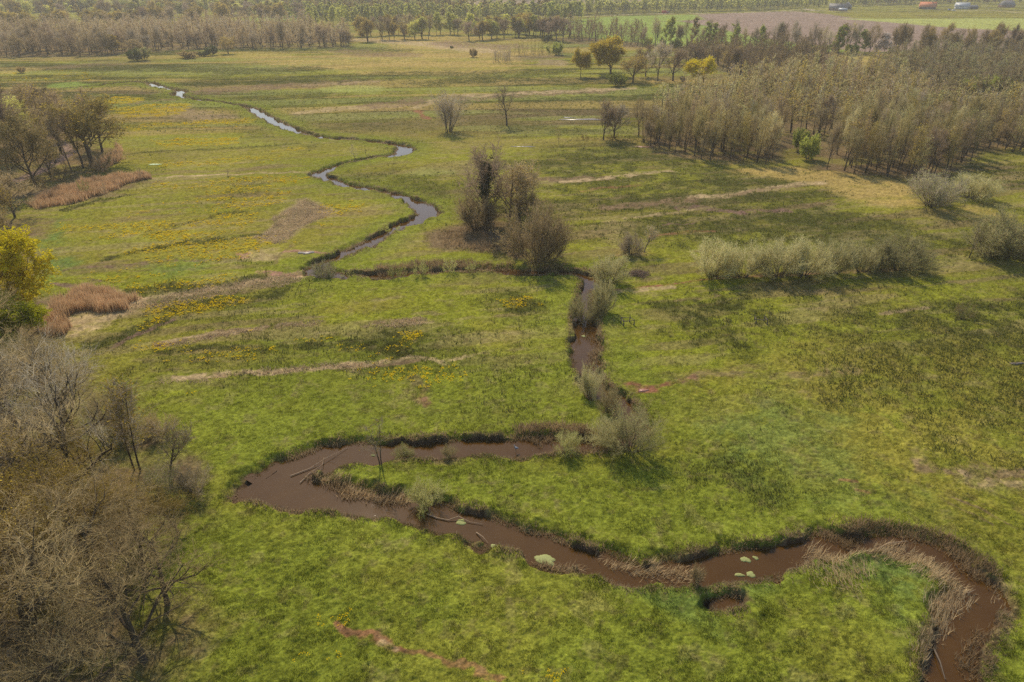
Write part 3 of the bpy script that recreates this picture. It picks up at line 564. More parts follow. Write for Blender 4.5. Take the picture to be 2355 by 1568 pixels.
def reeds():
    def area(pts, n, seed):
        P = G(pts); r = np.random.default_rng(seed); lo, hi = P.min(0)-1, P.max(0)+1
        X = r.uniform(lo[0], hi[0], n); Y = r.uniform(lo[1], hi[1], n)
        wx = X+(fbm(X, Y, .25, 2, 121)-.5)*4; wy = Y+(fbm(X, Y, .25, 2, 122)-.5)*4
        k = r.uniform(size=n) < poly_mask(wx, wy, P, .8); return X[k], Y[k]
    tan = np.array([[.44, .33, .185]]); orange = np.array([[.54, .36, .20]])
    def field(name, areas, h, col, lean, label, seed, w=.06, nb=2, ang=None):
        X = []; Y = []; A = []
        for i, (pts, n, *rest) in enumerate(areas):
            x, y = area(pts, n, seed+i); X.append(x); Y.append(y); A.append(np.full(len(x), rest[0] if rest else 0.))
        X = np.concatenate(X); Y = np.concatenate(Y); A = np.concatenate(A)
        hh = h*(.6+.8*fbm(X, Y, .4, 2, 131))
        blades(name, X, Y, hh, np.full(len(X), w)+.0005*Y, lean, col*np.ones((len(X), 1))*(.7+.6*fbm(X, Y, .6, 2, 133))[:, None], label, "reeds", nb=nb, seed=seed, dirang=A if ang else None)
    field("reed_bed", [([(120,712),(180,672),(250,668),(310,690),(300,708),(200,715),(150,735)], 11000), ([(95,735),(140,730),(165,765),(130,780),(95,760)], 4500)], 1.7, orange, .18, "orange brown reeds standing beside the straw strip by the yellow tree", 200, .07)
    field("reed_fringe", [([(150,450),(200,418),(330,402),(345,410),(300,422),(230,452),(160,466)], 17000), ([(80,470),(120,440),(165,435),(150,470),(90,480)], 4500), ([(215,385),(272,335),(275,365),(240,395)], 3500)], 1.6, orange, .18, "russet reeds along the ditch below the big oaks", 210, .09)
    field("flattened_reeds", [([(1860,1300),(1930,1285),(2000,1320),(2000,1345),(1950,1370),(1880,1330)], 1700, 2.6),
        ([(1880,1268),(1960,1258),(2100,1268),(2160,1290),(2210,1340),(2205,1372),(2170,1330),(2090,1292),(1990,1278),(1880,1290)], 6500, .2),
        ([(2200,1345),(2215,1375),(2195,1420),(2160,1470),(2120,1510),(2110,1545),(2090,1510),(2140,1430),(2170,1380)], 6500, 1.3),
        ([(1384,1282),(1470,1296),(1573,1290),(1580,1302),(1500,1318),(1440,1308)], 2600, 0), ([(1255,1308),(1320,1316),(1350,1325),(1300,1328)], 900, 0),
        ([(2290,1330),(2300,1370),(2290,1400),(2270,1395)], 700, 1.2), ([(705,1100),(760,1118),(860,1140),(935,1145),(930,1125),(830,1108),(740,1092)], 5200, 0.1)], .95, tan*1.35, .97, "dead straw coloured reed stalks flattened on the stream bank", 220, .05, 1, True)
    field("dry_bank_reeds", [([(1890,1212),(1990,1205),(2090,1208),(2180,1235),(2250,1290),(2300,1345),(2290,1360),(2230,1300),(2150,1248),(2060,1228),(1900,1228)], 9000),
        ([(1358,770),(1378,775),(1385,830),(1378,860),(1365,850)], 1400), ([(2260,1460),(2290,1440),(2290,1500),(2240,1568),(2230,1540)], 1800),
        ([(700,1095),(780,1110),(860,1120),(940,1135),(935,1150),(850,1142),(740,1120)], 3200), ([(1180,985),(1280,970),(1340,985),(1330,1008),(1190,1012)], 2800),
        ([(870,615),(960,600),(1060,598),(1180,610),(1180,618),(1000,620),(880,630)], 5200), ([(1000,530),(1090,520),(1180,570),(1150,590),(1030,570)], 3000)], .8, np.array([[.34, .24, .13]]), .6, "brown dry reeds and stalks standing on the bank edge", 240, .05)
    field("straw_litter", [([(300,700),(450,668),(640,632),(690,628),(690,642),(470,686),(310,712)], 12000), ([(375,874),(520,856),(700,846),(850,831),(900,826),(890,840),(700,856),(500,868)], 9000),
        ([(690,458),(772,484),(700,520),(640,560),(588,550),(640,500)], 12000), ([(365,790),(450,772),(600,752),(600,762),(450,784)], 4500), ([(640,756),(740,740),(735,748)], 1500), ([(845,746),(985,735),(985,744),(850,750)], 2500)], .45, np.array([[.50,.38,.235]]), .8, "pale straw of cut reeds lying in strips on the meadow", 260, .05)
reeds()

# ------------------------------------------------------------------ trees
class Kind: pass
VAR = {}
def variant(kind, i): return VAR[kind][i % len(VAR[kind])]
def finish(kind, gt, gc, H, W):
    k = Kind(); k.trunk = gt.mesh(kind+"_trunk", [BARK], True); k.crown = gc.mesh(kind+"_crown", [TW['brown'], LF['olive']])
    V = np.concatenate(gc.V); k.H = float(np.percentile(V[:, 2], 99.7)); k.W = float(np.percentile(np.hypot(V[:, 0], V[:, 1]), 96)*2); k.arr = (gt.arrays(), gc.arrays())
    VAR.setdefault(kind, []).append(k); return k
def hull(P, st, cz, rx, rz):
    return P
def make_oak(kind, seed, q, leaf=0, lsize=.12, H=14., forks=6, trunk_h=.3, ang=48, tw=.03, twist=.16, low=.12):
    r = np.random.default_rng(seed); gt, gc = Geo(), Geo()
    P0, R0 = stems(r, 1, H*.8, 5, 8, (.34 if q < 2 else .42)*H/14, 0, 0, .06, .22)
    gt.tubes(P0, R0, 7)
    P1, R1, t1 = grow(r, P0, R0, forks+4, trunk_h, 1., ang, 9, lambda t, r: H*(.56-.30*t)*r.uniform(.8, 1.15, len(t)), 7, .13, twist, .62, .25)
    gt.tubes(P1, R1, 5)
    P2, R2, t2 = grow(r, P1, R1, 7, .22, 1., 46, 12, lambda t, r: H*(.27-.14*t)*r.uniform(.6, 1.2, len(t)), 5, .10, .2, .6, .3)
    gt.tubes(P2, R2, 4)
    P3, R3, t3 = grow(r, P2, R2, 6 if q < 2 else 5, .15, 1., 42, 14, lambda t, r: H*(.145-.06*t)*r.uniform(.5, 1.3, len(t)), 4, .07, .22 if q < 2 else .13, .6, .3)
    gc.ribbons(P3, np.maximum(R3[:, 0]*2, tw*1.3), r)
    P4, R4, t4 = grow(r, P3, R3, 3 if q < 1 else (5 if q < 2 else 4), .1, 1., 40 if q < 2 else 32, 15 if q < 2 else 9, lambda t, r: H*(.085-.02*t)*r.uniform(.4, 1.3, len(t)), 3, .06, .25 if q < 2 else .12, .6, .3)
    gc.ribbons(P4, tw, r); tips = P4
    if q >= 2:
        P5, R5, t5 = grow(r, P4, R4, 2, .1, 1., 32, 9, lambda t, r: H*.046*r.uniform(.4, 1.4, len(t)), 3, .05, .12, .6, .3)
        gc.ribbons(P5, tw*.6, r); tips = P5
    if leaf:
        f = tips.reshape(-1, 3); f = f[r.integers(0, len(f), leaf)]+r.normal(size=(leaf, 3))*lsize*1.2
        gc.leaves(f, lsize, r)
    return finish(kind, gt, gc, H, 0)
def make_alder(kind, seed, H=13., leaf=900, nb=36, tw=.050, lite=False, lsize=.085, ang=32, cr=.22):
    r = np.random.default_rng(seed); gt, gc = Geo(), Geo()
    P0, R0 = stems(r, 1 if r.uniform() < .7 else 2, H, 5, 5 if lite else 7, .13 if H > 9 else .075, .3, 0, .03, .12)
    gt.tubes(P0, R0, 3 if lite else 5); m = nb if len(P0) == 1 else nb//2
    P1, R1, t1 = grow(r, P0, R0, m, .20, .99, ang, 10, lambda t, r: H*(cr*(1.05-t)+.05)*r.uniform(.6, 1.3, len(t)), 3 if lite else 4, .16, .12, .4, .3)
    gc.ribbons(P1, tw*1.3, r)
    P2, R2, t2 = grow(r, P1, R1, 4 if lite else 5, .15, 1., 38, 12, lambda t, r: H*(.085-.03*t)*r.uniform(.5, 1.3, len(t)), 2 if lite else 3, .14, .16, .6, .3)
    gc.ribbons(P2, tw*(1.2 if lite else .9), r); tips = P2
    if not lite:
        P3, R3, t3 = grow(r, P2, R2, 4, .1, 1., 38, 12, lambda t, r: H*(.045)*r.uniform(.5, 1.3, len(t)), 2, .1, .16, .6, .3)
        gc.ribbons(P3, tw*.7, r); tips = P3
    if leaf:
        f = tips.reshape(-1, 3); f = f[r.integers(0, len(f), leaf)]+r.normal(size=(leaf, 3))*.1; gc.leaves(f, lsize, r)
    return finish(kind, gt, gc, H, 0)
def make_willow(kind, seed, H=6., leaf=1500, n=16, lean=55, tw=.03, lsize=.09, m1=9, m2=6, m3=3, dens=1.):
    r = np.random.default_rng(seed); gt, gc = Geo(), Geo()
    P0, R0 = stems(r, n, H, lean, 6, .075*H/6, .09*H, .06, .09, .2); gt.tubes(P0, R0, 4)
    P1, R1, t1 = grow(r, P0, R0, m1, .2, 1., 28, 9, lambda t, r: H*(.42-.20*t)*r.uniform(.6, 1.2, len(t)), 4, .08, .10, .5, .3); gc.ribbons(P1, np.maximum(R1[:, 0]*1.7, tw*1.3), r)
    P2, R2, t2 = grow(r, P1, R1, m2, .15, 1., 26, 9, lambda t, r: H*(.22-.07*t)*r.uniform(.5, 1.3, len(t)), 3, .08, .10, .6, .3); gc.ribbons(P2, tw, r)
    P3, R3, t3 = grow(r, P2, R2, m3, .15, 1., 26, 9, lambda t, r: H*.11*r.uniform(.5, 1.3, len(t)), 2, .06, .10, .6, .3); gc.ribbons(P3, tw*.8, r)
    f = np.concatenate([P3.reshape(-1, 3), P2.reshape(-1, 3)]); f = f[r.integers(0, len(f), leaf)]+r.normal(size=(leaf, 3))*.06; gc.leaves(f, lsize, r)
    return finish(kind, gt, gc, H, 0)
for i in range(3): make_oak('oak_bare', 10+i, 1, 900, .12, tw=.085, trunk_h=.2)
for i in range(3): make_oak('oak_bud', 20+i, 1, 3800, .15, tw=.075, trunk_h=.2)
for i in range(2): make_oak('oak_leaf', 30+i, 1, 13000, .24, ang=52, tw=.04, trunk_h=.22)
for i in range(2): make_oak('oak_far', 35+i, 0, 2600, .36, tw=.13, trunk_h=.2)
for i in range(2): make_oak('oak_far_bare', 38+i, 0, 0, .30, tw=.16, trunk_h=.2)
for i in range(3): make_oak('oak_near', 40+i, 2, 1800, .05, H=15, tw=.027, trunk_h=.15, ang=50, twist=.2)
for i in range(2): make_oak('oak_near_bud', 50+i, 2, 13000, .075, H=15, tw=.026, trunk_h=.15, twist=.2)
make_oak('oak_near_leaf', 55, 1, 44000, .14, H=15, tw=.03, trunk_h=.2, ang=55)
for i in range(3): make_oak('slender', 60+i, 1, 1500, .08, H=13, tw=.045, forks=3, trunk_h=.3, ang=34)
for i in range(6): make_alder('alder', 70+i)
for i in range(4): make_alder('alder_far', 80+i, leaf=160, nb=22, tw=.10, lite=True, lsize=.16)
for i in range(4): make_alder('birch', 90+i, leaf=1500, nb=20, tw=.07, lsize=.30, ang=50, cr=.26)
for i in range(3): make_alder('birch_far', 95+i, leaf=420, nb=10, tw=.10, lite=True, lsize=.55, ang=50, cr=.26)
for i in range(4): make_willow('willow', 100+i, leaf=7500, tw=.045, lsize=.075, m3=4, n=26, lean=66)
for i in range(2): make_willow('willow_near', 105+i, leaf=11000, tw=.028, lsize=.055, m3=5, n=24, lean=64)
for i in range(3): make_willow('shrub', 110+i, leaf=9000, lsize=.20, n=12)
for i in range(2): make_willow('low_shrub', 115+i, leaf=900, n=10, H=6, m1=6, m2=4, lean=65, tw=.05, lsize=.14)
for i in range(3): make_alder('sapling', 120+i, H=8, leaf=300, nb=30, tw=.036, lsize=.06, ang=62, cr=.2)
for i in range(2): make_willow('multistem', 125+i, H=14, n=13, lean=26, m1=12, leaf=2500, tw=.085, lsize=.14)
def setmat(o, slot, m):
    s = o.material_slots[slot]; s.link = 'OBJECT'; s.material = m
TREES = {}
def plant(name, kind, vi, u, v, H, W, label, cat, tw='brown', lf='olive', group=None, bark=None, rot=None, xy=None, parts=('trunk', 'crown')):
    x, y = xy if xy is not None else g(u, v)
    k = variant(kind, vi)
    e = bpy.data.objects.new(name, None); COL.objects.link(e)
    e.location = (x, y, HZ(x, y)); e.rotation_euler = (0, 0, rot if rot is not None else rng.uniform(0, 6.28)); e.empty_display_size = .1
    sx = W/k.W; sz = H/k.H; e.scale = (sx, sx, sz)
    e['label'] = label; e['category'] = cat
    if group: e['group'] = group
    t = bpy.data.objects.new(parts[0], k.trunk); COL.objects.link(t); t.parent = e
    c = bpy.data.objects.new(parts[1], k.crown); COL.objects.link(c); c.parent = e
    setmat(c, 0, TW[tw]); setmat(c, 1, LF[lf])
    if bark: setmat(t, 0, bark)
    return e
def PL(name, kind, vi, u, v, vtop, wpx, label, cat, **kw):
    """foot at (u, v), top at row vtop, crown wpx plan pixels wide"""
    return plant(name, kind, vi, u, v, hgt(v, vtop), wpx/ppm(u, v)*1.12, label, cat, **kw)
BP = ('stems', 'branches')
exec_tables = True
# --- single trees one can point to
PL('tree', 'multistem', 0, 1032, 303, 205, 84, "bare many-stemmed tree alone in the meadow, beside the river's far bend", 'tree', tw='grey')
PL('tree', 'slender', 0, 1165, 288, 193, 56, "tall slim bare tree standing alone just right of the many-stemmed one", 'tree', tw='grey')
PL('pollard', 'sapling', 1, 1284, 331, 288, 18, "short stubby bare pollard in the open meadow", 'tree', tw='brown')
PL('tree', 'oak_bare', 1, 1387, 322, 228, 62, "dark trunked bare tree leaning beside the wood's left edge", 'tree', tw='mauve')
PL('tree', 'oak_bare', 2, 1412, 318, 232, 62, "pale twigged bare tree touching the dark trunked one", 'tree', tw='grey')
PL('tree', 'slender', 1, 1468, 314, 222, 50, "bare tree at the corner of the wood, nearest the two leaning trees", 'tree', tw='brown')
PL('bush', 'low_shrub', 0, 1345, 322, 308, 22, "tiny brown bush between the stubby pollard and the leaning trees", 'bush', tw='mauve', parts=BP)
PL('bush', 'low_shrub', 1, 1408, 322, 304, 34, "brown bush at the foot of the two leaning trees", 'bush', tw='brown', parts=BP)
PL('tree', 'oak_bare', 0, 1172, 505, 362, 128, "wide bare oak behind the ivy covered tree", 'tree', tw='brown')
PL('tree', 'oak_bare', 2, 1195, 512, 436, 120, "low bare tree with drooping crown between ivy tree and big bush", 'tree', tw='brown')
PL('tree', 'oak_bare', 1, 1212, 484, 392, 120, "thin bare tree behind the low drooping one in the stream clump", 'tree', tw='brown')
PL('bush', 'willow', 1, 1096, 528, 440, 96, "dark brown thicket around the foot of the ivy covered tree", 'bush', tw='brown', lf='bud', parts=BP)
PL('bush', 'willow', 0, 1232, 602, 470, 142, "big brown rounded bush at the front of the stream clump", 'bush', tw='brown', lf='bud', parts=BP)
PL('bush', 'low_shrub', 0, 1258, 608, 545, 104, "dark low bush skirting the big rounded brown bush", 'bush', tw='dark', lf='bud', parts=BP)
PL('bush', 'low_shrub', 1, 1178, 575, 520, 90, "small brown bush left of the big rounded brown bush", 'bush', tw='dark', lf='bud', parts=BP)
PL('dead_tree', 'sapling', 2, 1274, 566, 505, 34, "leaning dead forked snag beside the big rounded brown bush", 'tree', tw='dark')
for i, (u, v, vt, w, vi, l) in enumerate([(1636,636,552,98,0,"olive willow bush, leftmost of the row along the red ditch"), (1706,638,558,84,1,"thin open willow bush, second from the left in the ditch row"),
  (1788,638,549,118,2,"large willow bush in the middle of the ditch row, left half"), (1846,636,550,108,3,"large willow bush in the middle of the ditch row, right half"), (1914,628,550,86,0,"separate willow bush between two gaps in the ditch row"),
  (1978,624,554,74,1,"yellowish willow bush, next to last of the ditch row"), (2064,616,540,132,2,"broad silvery willow bush ending the ditch row"), (2018,620,556,72,3,"small willow bush squeezed between the last two of the ditch row")]):
    PL('willow_bush', 'willow', vi, u, v, vt, w, l, 'bush', tw='willow', lf='willow', group='willow bushes along the red ditch', parts=BP)
PL('willow_bush', 'willow', 1, 2322, 588, 486, 185, "tall grey green willow thicket at the right edge of the meadow", 'bush', tw='willow', lf='willow', parts=BP)
PL('willow_bush', 'willow', 2, 2262, 586, 512, 100, "lower willow at the left flank of the right edge thicket", 'bush', tw='willow', lf='willow', parts=BP)
PL('willow_bush', 'willow', 3, 2410, 586, 485, 150, "willow cut by the right edge of the picture behind the thicket", 'bush', tw='willow', lf='willow', parts=BP)
PL('tree', 'sapling', 0, 2226, 592, 512, 30, "thin bare tree leaning beside the right edge willow thicket", 'tree', tw='grey')
PL('tree', 'willow', 1, 2140, 474, 392, 118, "clump of thin bare stems with grey green twigs on the ochre grass", 'tree', tw='grey', lf='willow')
PL('tree', 'willow', 2, 2230, 456, 398, 106, "rounder greenish clump of thin stems just behind the ochre grass clump", 'tree', tw='willow', lf='willow')
PL('tree', 'slender', 2, 1481, 580, 516, 52, "small bare tree with two stems in the rushes left of the willow row", 'tree', tw='grey')
PL('bush', 'willow', 3, 1449, 586, 536, 54, "thin bare bush left of the two-stemmed small tree", 'bush', tw='grey', lf='bud', parts=BP)
PL('willow_bush', 'willow', 2, 1402, 653, 588, 84, "pale willow bush right of the stream where the red ditch meets it", 'bush', tw='willow', lf='willow', parts=BP)
PL('willow_bush', 'willow', 0, 1384, 716, 643, 54, "upright grey willow leaning over the stream's right bank", 'bush', tw='willow', lf='willow', parts=BP)
PL('willow_bush', 'willow', 1, 1345, 727, 668, 72, "squat willow on the left bank touching the upright grey one", 'bush', tw='willow', lf='willow', parts=BP)
PL('willow_bush', 'willow_near', 0, 1361, 905, 826, 62, "slim grey green willow growing in the narrow stream stretch", 'bush', tw='willow', lf='willow', parts=BP)
PL('willow_bush', 'willow_near', 1, 1450, 1032, 934, 142, "big rounded willow in the stream bend", 'bush', tw='willow', lf='willow', parts=BP)
PL('willow_bush', 'willow_near', 0, 1385, 1008, 948, 90, "lower willow joined to the left of the big stream bend willow", 'bush', tw='willow', lf='willow', parts=BP)
PL('willow_bush', 'willow_near', 1, 1395, 945, 885, 56, "small willow between the slim stream willow and the big bend willow", 'bush', tw='willow', lf='bud', parts=BP)
PL('shrub', 'willow_near', 1, 1302, 1040, 990, 64, "small yellow green shrub standing in the water left of the bend willow", 'shrub', tw='willow', lf='fresh', parts=BP)
PL('shrub', 'willow_near', 0, 985, 1150, 1095, 88, "yellow green shrub on the point of land above the lower stream", 'shrub', tw='willow', lf='fresh', parts=BP)
PL('shrub', 'willow_near', 1, 925, 1042, 1008, 48, "tiny leafy shrub at the stream edge right of the lone sapling", 'shrub', tw='willow', lf='fresh', parts=BP)
PL('shrub', 'willow_near', 0, 1035, 1048, 1018, 36, "tiny twiggy shrub by the water between sapling and heron", 'shrub', tw='willow', lf='bud', parts=BP)
PL('shrub', 'willow', 1, 746, 632, 590, 54, "twiggy grey shrub standing in the water at the stream corner", 'shrub', tw='grey', lf='fresh', parts=BP)
PL('shrub', 'low_shrub', 1, 800, 628, 606, 34, "low shrub on the bank right of the twiggy water shrub", 'shrub', tw='willow', lf='fresh', parts=BP)
for i, (u, v, vt, w, l) in enumerate([(912,636,600,40,"leafy shrub on the straight ditch, nearest the twiggy corner shrub"), (968,634,598,36,"second leafy shrub along the straight ditch"), (1035,628,596,34,"brownish shrub midway along the straight ditch"), (1085,626,598,30,"last small shrub on the straight ditch, below the bush clump")]):
    PL('shrub', 'low_shrub', i, u, v, vt, w, l, 'shrub', tw='willow', lf='fresh', group='shrubs along the straight ditch', parts=BP)
PL('shrub', 'low_shrub', 0, 895, 528, 500, 50, "olive shrub on the inside of the stream near the pale pool", 'shrub', tw='olive', lf='fresh', parts=BP)
PL('shrub', 'willow_near', 0, 1602, 1345, 1302, 34, "dark twiggy shrub in the water at the near bank", 'shrub', tw='dark', lf='bud', parts=BP)
PL('shrub', 'low_shrub', 1, 2212, 732, 690, 44, "small yellowish bush with a dark stump alone in the right meadow", 'shrub', tw='willow', lf='bud', parts=BP)
PL('sapling', 'sapling', 0, 878, 1068, 950, 66, "lone bare sapling beside the stream", 'tree', tw='grey')
PL('sapling', 'sapling', 1, 818, 366, 328, 24, "thin bare sapling inside the far stream loop", 'tree', tw='grey')
PL('sapling', 'sapling', 2, 325, 413, 376, 20, "thin bare sapling at the right tip of the russet reeds", 'tree', tw='grey')
PL('sapling', 'sapling', 1, 247, 458, 420, 20, "thin leaning sapling at the front of the russet reeds", 'tree', tw='grey')
PL('sapling', 'low_shrub', 0, 197, 446, 412, 30, "light green sapling in the russet reeds", 'tree', tw='willow', lf='fresh')
PL('sapling', 'sapling', 0, 523, 405, 390, 16, "knee high bare sapling on the thin straw strip", 'tree', tw='grey')
# --- upper left cluster
UL = [('tree','oak_bud',0,212,378,214,150,'olive','olive',"big spreading olive oak at the right end of the left cluster"), ('tree','slender',1,192,386,225,70,'mauve','bud',"dark narrow tree in front of the big spreading olive oak"),
 ('tree','slender',2,165,395,235,60,'brown','bud',"crooked thin tree just left of the narrow dark one"), ('tree','slender',0,140,352,215,80,'brown','bud',"tall bare tree by the bend of the dirt track"),
 ('tree','oak_bud',1,84,432,255,120,'olive','bud',"gnarly forked olive tree in front of the dirt track"), ('tree','oak_bud',2,20,410,300,110,'brown','bud',"dark round tree at the left edge beside the dirt track"),
 ('tree','oak_bare',1,118,410,322,70,'brown','olive',"small twiggy tree between the gnarly tree and the track"), ('tree','oak_bud',0,35,335,222,90,'olive','green',"yellow green tree behind the dark round one"),
 ('tree','oak_bare',2,-30,330,185,120,'brown','olive',"bare tree cut by the left edge behind the track"), ('tree','alder',1,62,318,195,60,'brown','olive',"bare upright tree left of the track's far end"),
 ('tree','alder',2,95,325,190,60,'mauve','olive',"bare upright tree behind the gnarly tree"), ('tree','alder',3,150,318,205,56,'mauve','olive',"purplish bare tree behind the bend of the track"),
 ('tree','alder',4,12,300,190,60,'mauve','olive',"bare upright tree high on the left edge"), ('tree','oak_bare',0,210,335,215,80,'mauve','olive',"purplish bare tree behind the big spreading olive oak"),
 ('tree','oak_bud',2,5,585,420,120,'brown','olive',"brown budding tree at the left edge above the golden trees"), ('tree','oak_bare',0,-40,520,400,130,'mauve','olive',"bare tree cut by the left edge above the golden trees"),
 ('bush','low_shrub',0,235,392,350,70,'mauve','bud',"brown bush under the big spreading olive oak"), ('bush','low_shrub',1,140,412,372,50,'dark','bud',"dark bush under the crooked thin tree")]
UL += [('tree','oak_bare',1,60,372,245,90,'brown','bud',"bare brown tree between the gnarly tree and the dark round one"), ('tree','alder',0,175,340,205,64,'mauve','bud',"slim bare tree directly behind the crooked thin one"),
 ('tree','oak_bud',1,110,300,195,80,'brown','bud',"brownish olive tree at the back of the left cluster"), ('tree','alder',2,30,365,230,64,'grey','bud',"grey slim tree left of the gnarly tree's crown"),
 ('tree','oak_bare',0,0,380,235,110,'mauve','bud',"wide bare tree at the left edge level with the gnarly tree"), ('tree','oak_bare',2,235,350,235,80,'mauve','bud',"bare tree showing behind the right side of the big olive oak"),
 ('tree','alder',3,70,285,190,60,'mauve','bud',"purplish slim tree furthest back in the left cluster"), ('tree','alder',4,130,375,240,60,'brown','bud',"slim brown tree standing right on the bend of the dirt track"),
 ('bush','low_shrub',0,30,430,385,80,'brown','bud',"brown bush at the left edge below the dark round tree"), ('bush','low_shrub',1,95,440,400,50,'dark','bud',"dark bush at the foot of the gnarly forked tree"),
 ('tree','oak_bare',1,35,500,395,100,'brown','bud',"low bare brown tree left of the russet reeds"), ('tree','oak_bare',2,-10,620,480,110,'brown','olive',"bare tree behind the golden tree at the left edge"),
 ('tree','alder',5,210,300,200,56,'mauve','bud',"faint slim tree rising behind the top of the big olive oak")]
for n_, k_, vi, u, v, vt, w, tw_, lf_, l in UL: PL(n_, k_, vi, u, v, vt, w, l, 'tree' if n_ == 'tree' else 'bush', tw=tw_, lf=lf_, parts=('trunk','crown') if n_=='tree' else BP)
# --- near left wood
plant('tree', 'oak_near_leaf', 0, 0, 700, 16.5, 15.5, "golden leafed tree at the left edge", 'tree', tw='olive', lf='gold', xy=g(44, 780))
plant('tree', 'oak_near_leaf', 0, 0, 700, 9, 9.5, "lime yellow leafed tree below the golden one", 'tree', tw='olive', lf='lime', xy=g(66, 812), rot=2.)
NL = [('oak_near',0,90,1560,1175,440,'brown','bud',"huge bare tree with black trunk in the bottom left corner"), ('oak_near_bud',0,10,1480,1060,380,'brown','olive',"budding olive tree at the left edge above the corner trunk"),
 ('oak_near',1,225,1400,1110,360,'mauve','bud',"bare brown tree with forked limbs above the bottom left corner"), ('oak_near_bud',1,95,1330,1050,330,'brown','olive',"olive budding tree in the middle of the near wood"),
 ('oak_near',2,330,1520,1260,330,'brown','bud',"low bare tree casting shade on the bottom left grass"), ('oak_near_bud',0,190,1260,1060,240,'brown','olive',"olive budding tree behind the forked brown one"),
 ('oak_near',2,30,1185,840,300,'mauve','bud',"grey bare tree at the left edge under the lime tree"), ('oak_near',0,165,1150,800,270,'grey','bud',"grey bare tree with dense twigs left of the slim pair"),
 ('oak_near',1,60,1040,745,260,'grey','bud',"grey bare tree just below the lime leafed tree"), ('oak_near_bud',1,215,1125,960,130,'brown','olive',"small budding tree at the foot of the slim pair"),
 ('oak_near',0,-60,900,640,240,'brown','bud',"bare tree cut by the left edge beside the lime tree"), ('oak_near',1,150,960,740,160,'mauve','bud',"purplish bare tree at the back of the near wood"),
 ('oak_near_bud',0,330,1240,1085,200,'brown','olive',"low olive brown budding tree near the stream's end"), ('oak_near_bud',1,410,1225,1120,120,'brown','olive',"small olive budding bush-like tree reaching the grass by the stream"),
 ('oak_near',2,-60,1400,960,330,'brown','bud',"bare tree cut by the left edge in the near wood"), ('oak_near_bud',1,-90,1600,1250,360,'brown','olive',"budding tree cut by the bottom left corner"), ('oak_near',1,200,1640,1380,330,'brown','bud',"bare treetop cut by the bottom edge right of the black trunk")]
NL += [('oak_near',1,385,1390,1190,220,'mauve','bud',"thin bare tree overhanging the grass edge, shading the turf at the lower left"), ('oak_near',2,120,1220,930,260,'mauve','bud',"bare tree with purplish twigs between the grey and the olive budding crowns"), ('oak_near',0,20,1100,800,260,'brown','bud',"brown bare tree at the left edge below the lime leafed tree"),
 ('oak_near',1,200,1050,800,190,'mauve','bud',"bare tree with fine brown twigs just left of the slim pair's tops"), ('oak_near_bud',0,140,1430,1180,300,'brown','olive',"budding tree standing between the forked brown tree and the left edge"),
 ('oak_near',2,330,1330,1150,200,'mauve','bud',"low brown bare tree spreading over the edge of the lower grass"), ('oak_near',0,100,900,755,150,'brown','bud',"brown tree right below the lime leafed tree, next to the orange reeds"),
 ('oak_near_bud',1,30,1290,1010,330,'brown','olive',"budding crown at the left edge under the grey bare trees"), ('oak_near',1,20,1650,1400,400,'mauve','bud',"bare crown filling the very bottom left corner")]
for k_, vi, u, v, vt, w, tw_, lf_, l in [t[:6]+({'brown': 'near', 'mauve': 'near', 'grey': 'near_grey'}[t[6]],)+t[7:] for t in NL]: PL('tree', k_, vi, u, v, vt, w, l, 'tree', tw=tw_, lf=lf_)
PL('tree', 'alder', 1, 306, 1078, 857, 84, "slim bare tree, left one of the upright pair above the stream's end", 'tree', tw='grey', lf='olive')
PL('tree', 'alder', 3, 333, 1080, 862, 84, "slim bare tree, right one of the upright pair above the stream's end", 'tree', tw='grey', lf='olive')
PL('tree', 'slender', 2, 391, 1106, 968, 130, "leaning bare tree on the grass just left of the stream's end", 'tree', tw='grey', lf='olive')
for i, (u, v, vt, w, l) in enumerate([(455,1130,1080,90,"twiggy grey bush at the tip of the stream"), (372,1000,950,80,"twiggy brown bush behind the slim pair of trees"), (385,1130,1070,90,"low dark green bush between the leaning tree and stream tip"), (270,1000,900,110,"loose brown bush left of the slim pair")]):
    PL('bush', 'willow_near', i, u, v, vt, w, l, 'bush', tw='grey' if i != 1 else 'brown', lf='bud' if i != 2 else 'fresh', parts=BP)
# --- oaks behind the marsh, right of centre
OK = [('oak_leaf',0,1335,178,112,48,'olive','oakgold',"small golden olive oak, leftmost at the wood's tip"), ('oak_leaf',1,1404,171,85,84,'olive','oakgold',"large golden olive oak with two stems beside the leftmost small oak"),
 ('oak_bud',0,1455,190,124,58,'brown','olive',"brownish olive oak right of the large golden one"), ('oak_bare',1,1484,176,98,56,'mauve','olive',"bare brown oak behind the brownish olive one"),
 ('oak_bare',0,1511,186,92,58,'grey','olive',"tall grey bare oak with straight trunk at the wood's left side"), ('oak_bare',2,1547,186,104,58,'mauve','olive',"bare oak next left of the bright yellow tree"),
 ('oak_bare',1,1592,152,100,54,'mauve','olive',"bare oak rising behind the bright yellow tree's left shoulder"), ('oak_bare',0,1637,148,98,54,'brown','olive',"bare oak rising behind the bright yellow tree's right shoulder"),
 ('oak_leaf',0,1617,193,130,78,'olive','yellow',"bright yellow round tree at the edge of the brown wood"), ('oak_bare',2,1702,172,102,72,'mauve','olive',"wide bare grey oak right of the bright yellow tree"),
 ('oak_bud',2,1672,170,105,48,'brown','olive',"budding oak between the bright yellow tree and the wide grey one"), ('oak_bare',0,1892,167,118,62,'mauve','olive',"wide bare oak beside the ochre field"), ('oak_bare',1,1809,194,138,50,'dark','olive',"dark bare oak in the middle of the brown wood strip")]
for k_, vi, u, v, vt, w, tw_, lf_, l in OK: PL('oak_tree', k_, vi, u, v, vt, w, l, 'tree', tw=tw_, lf=lf_)
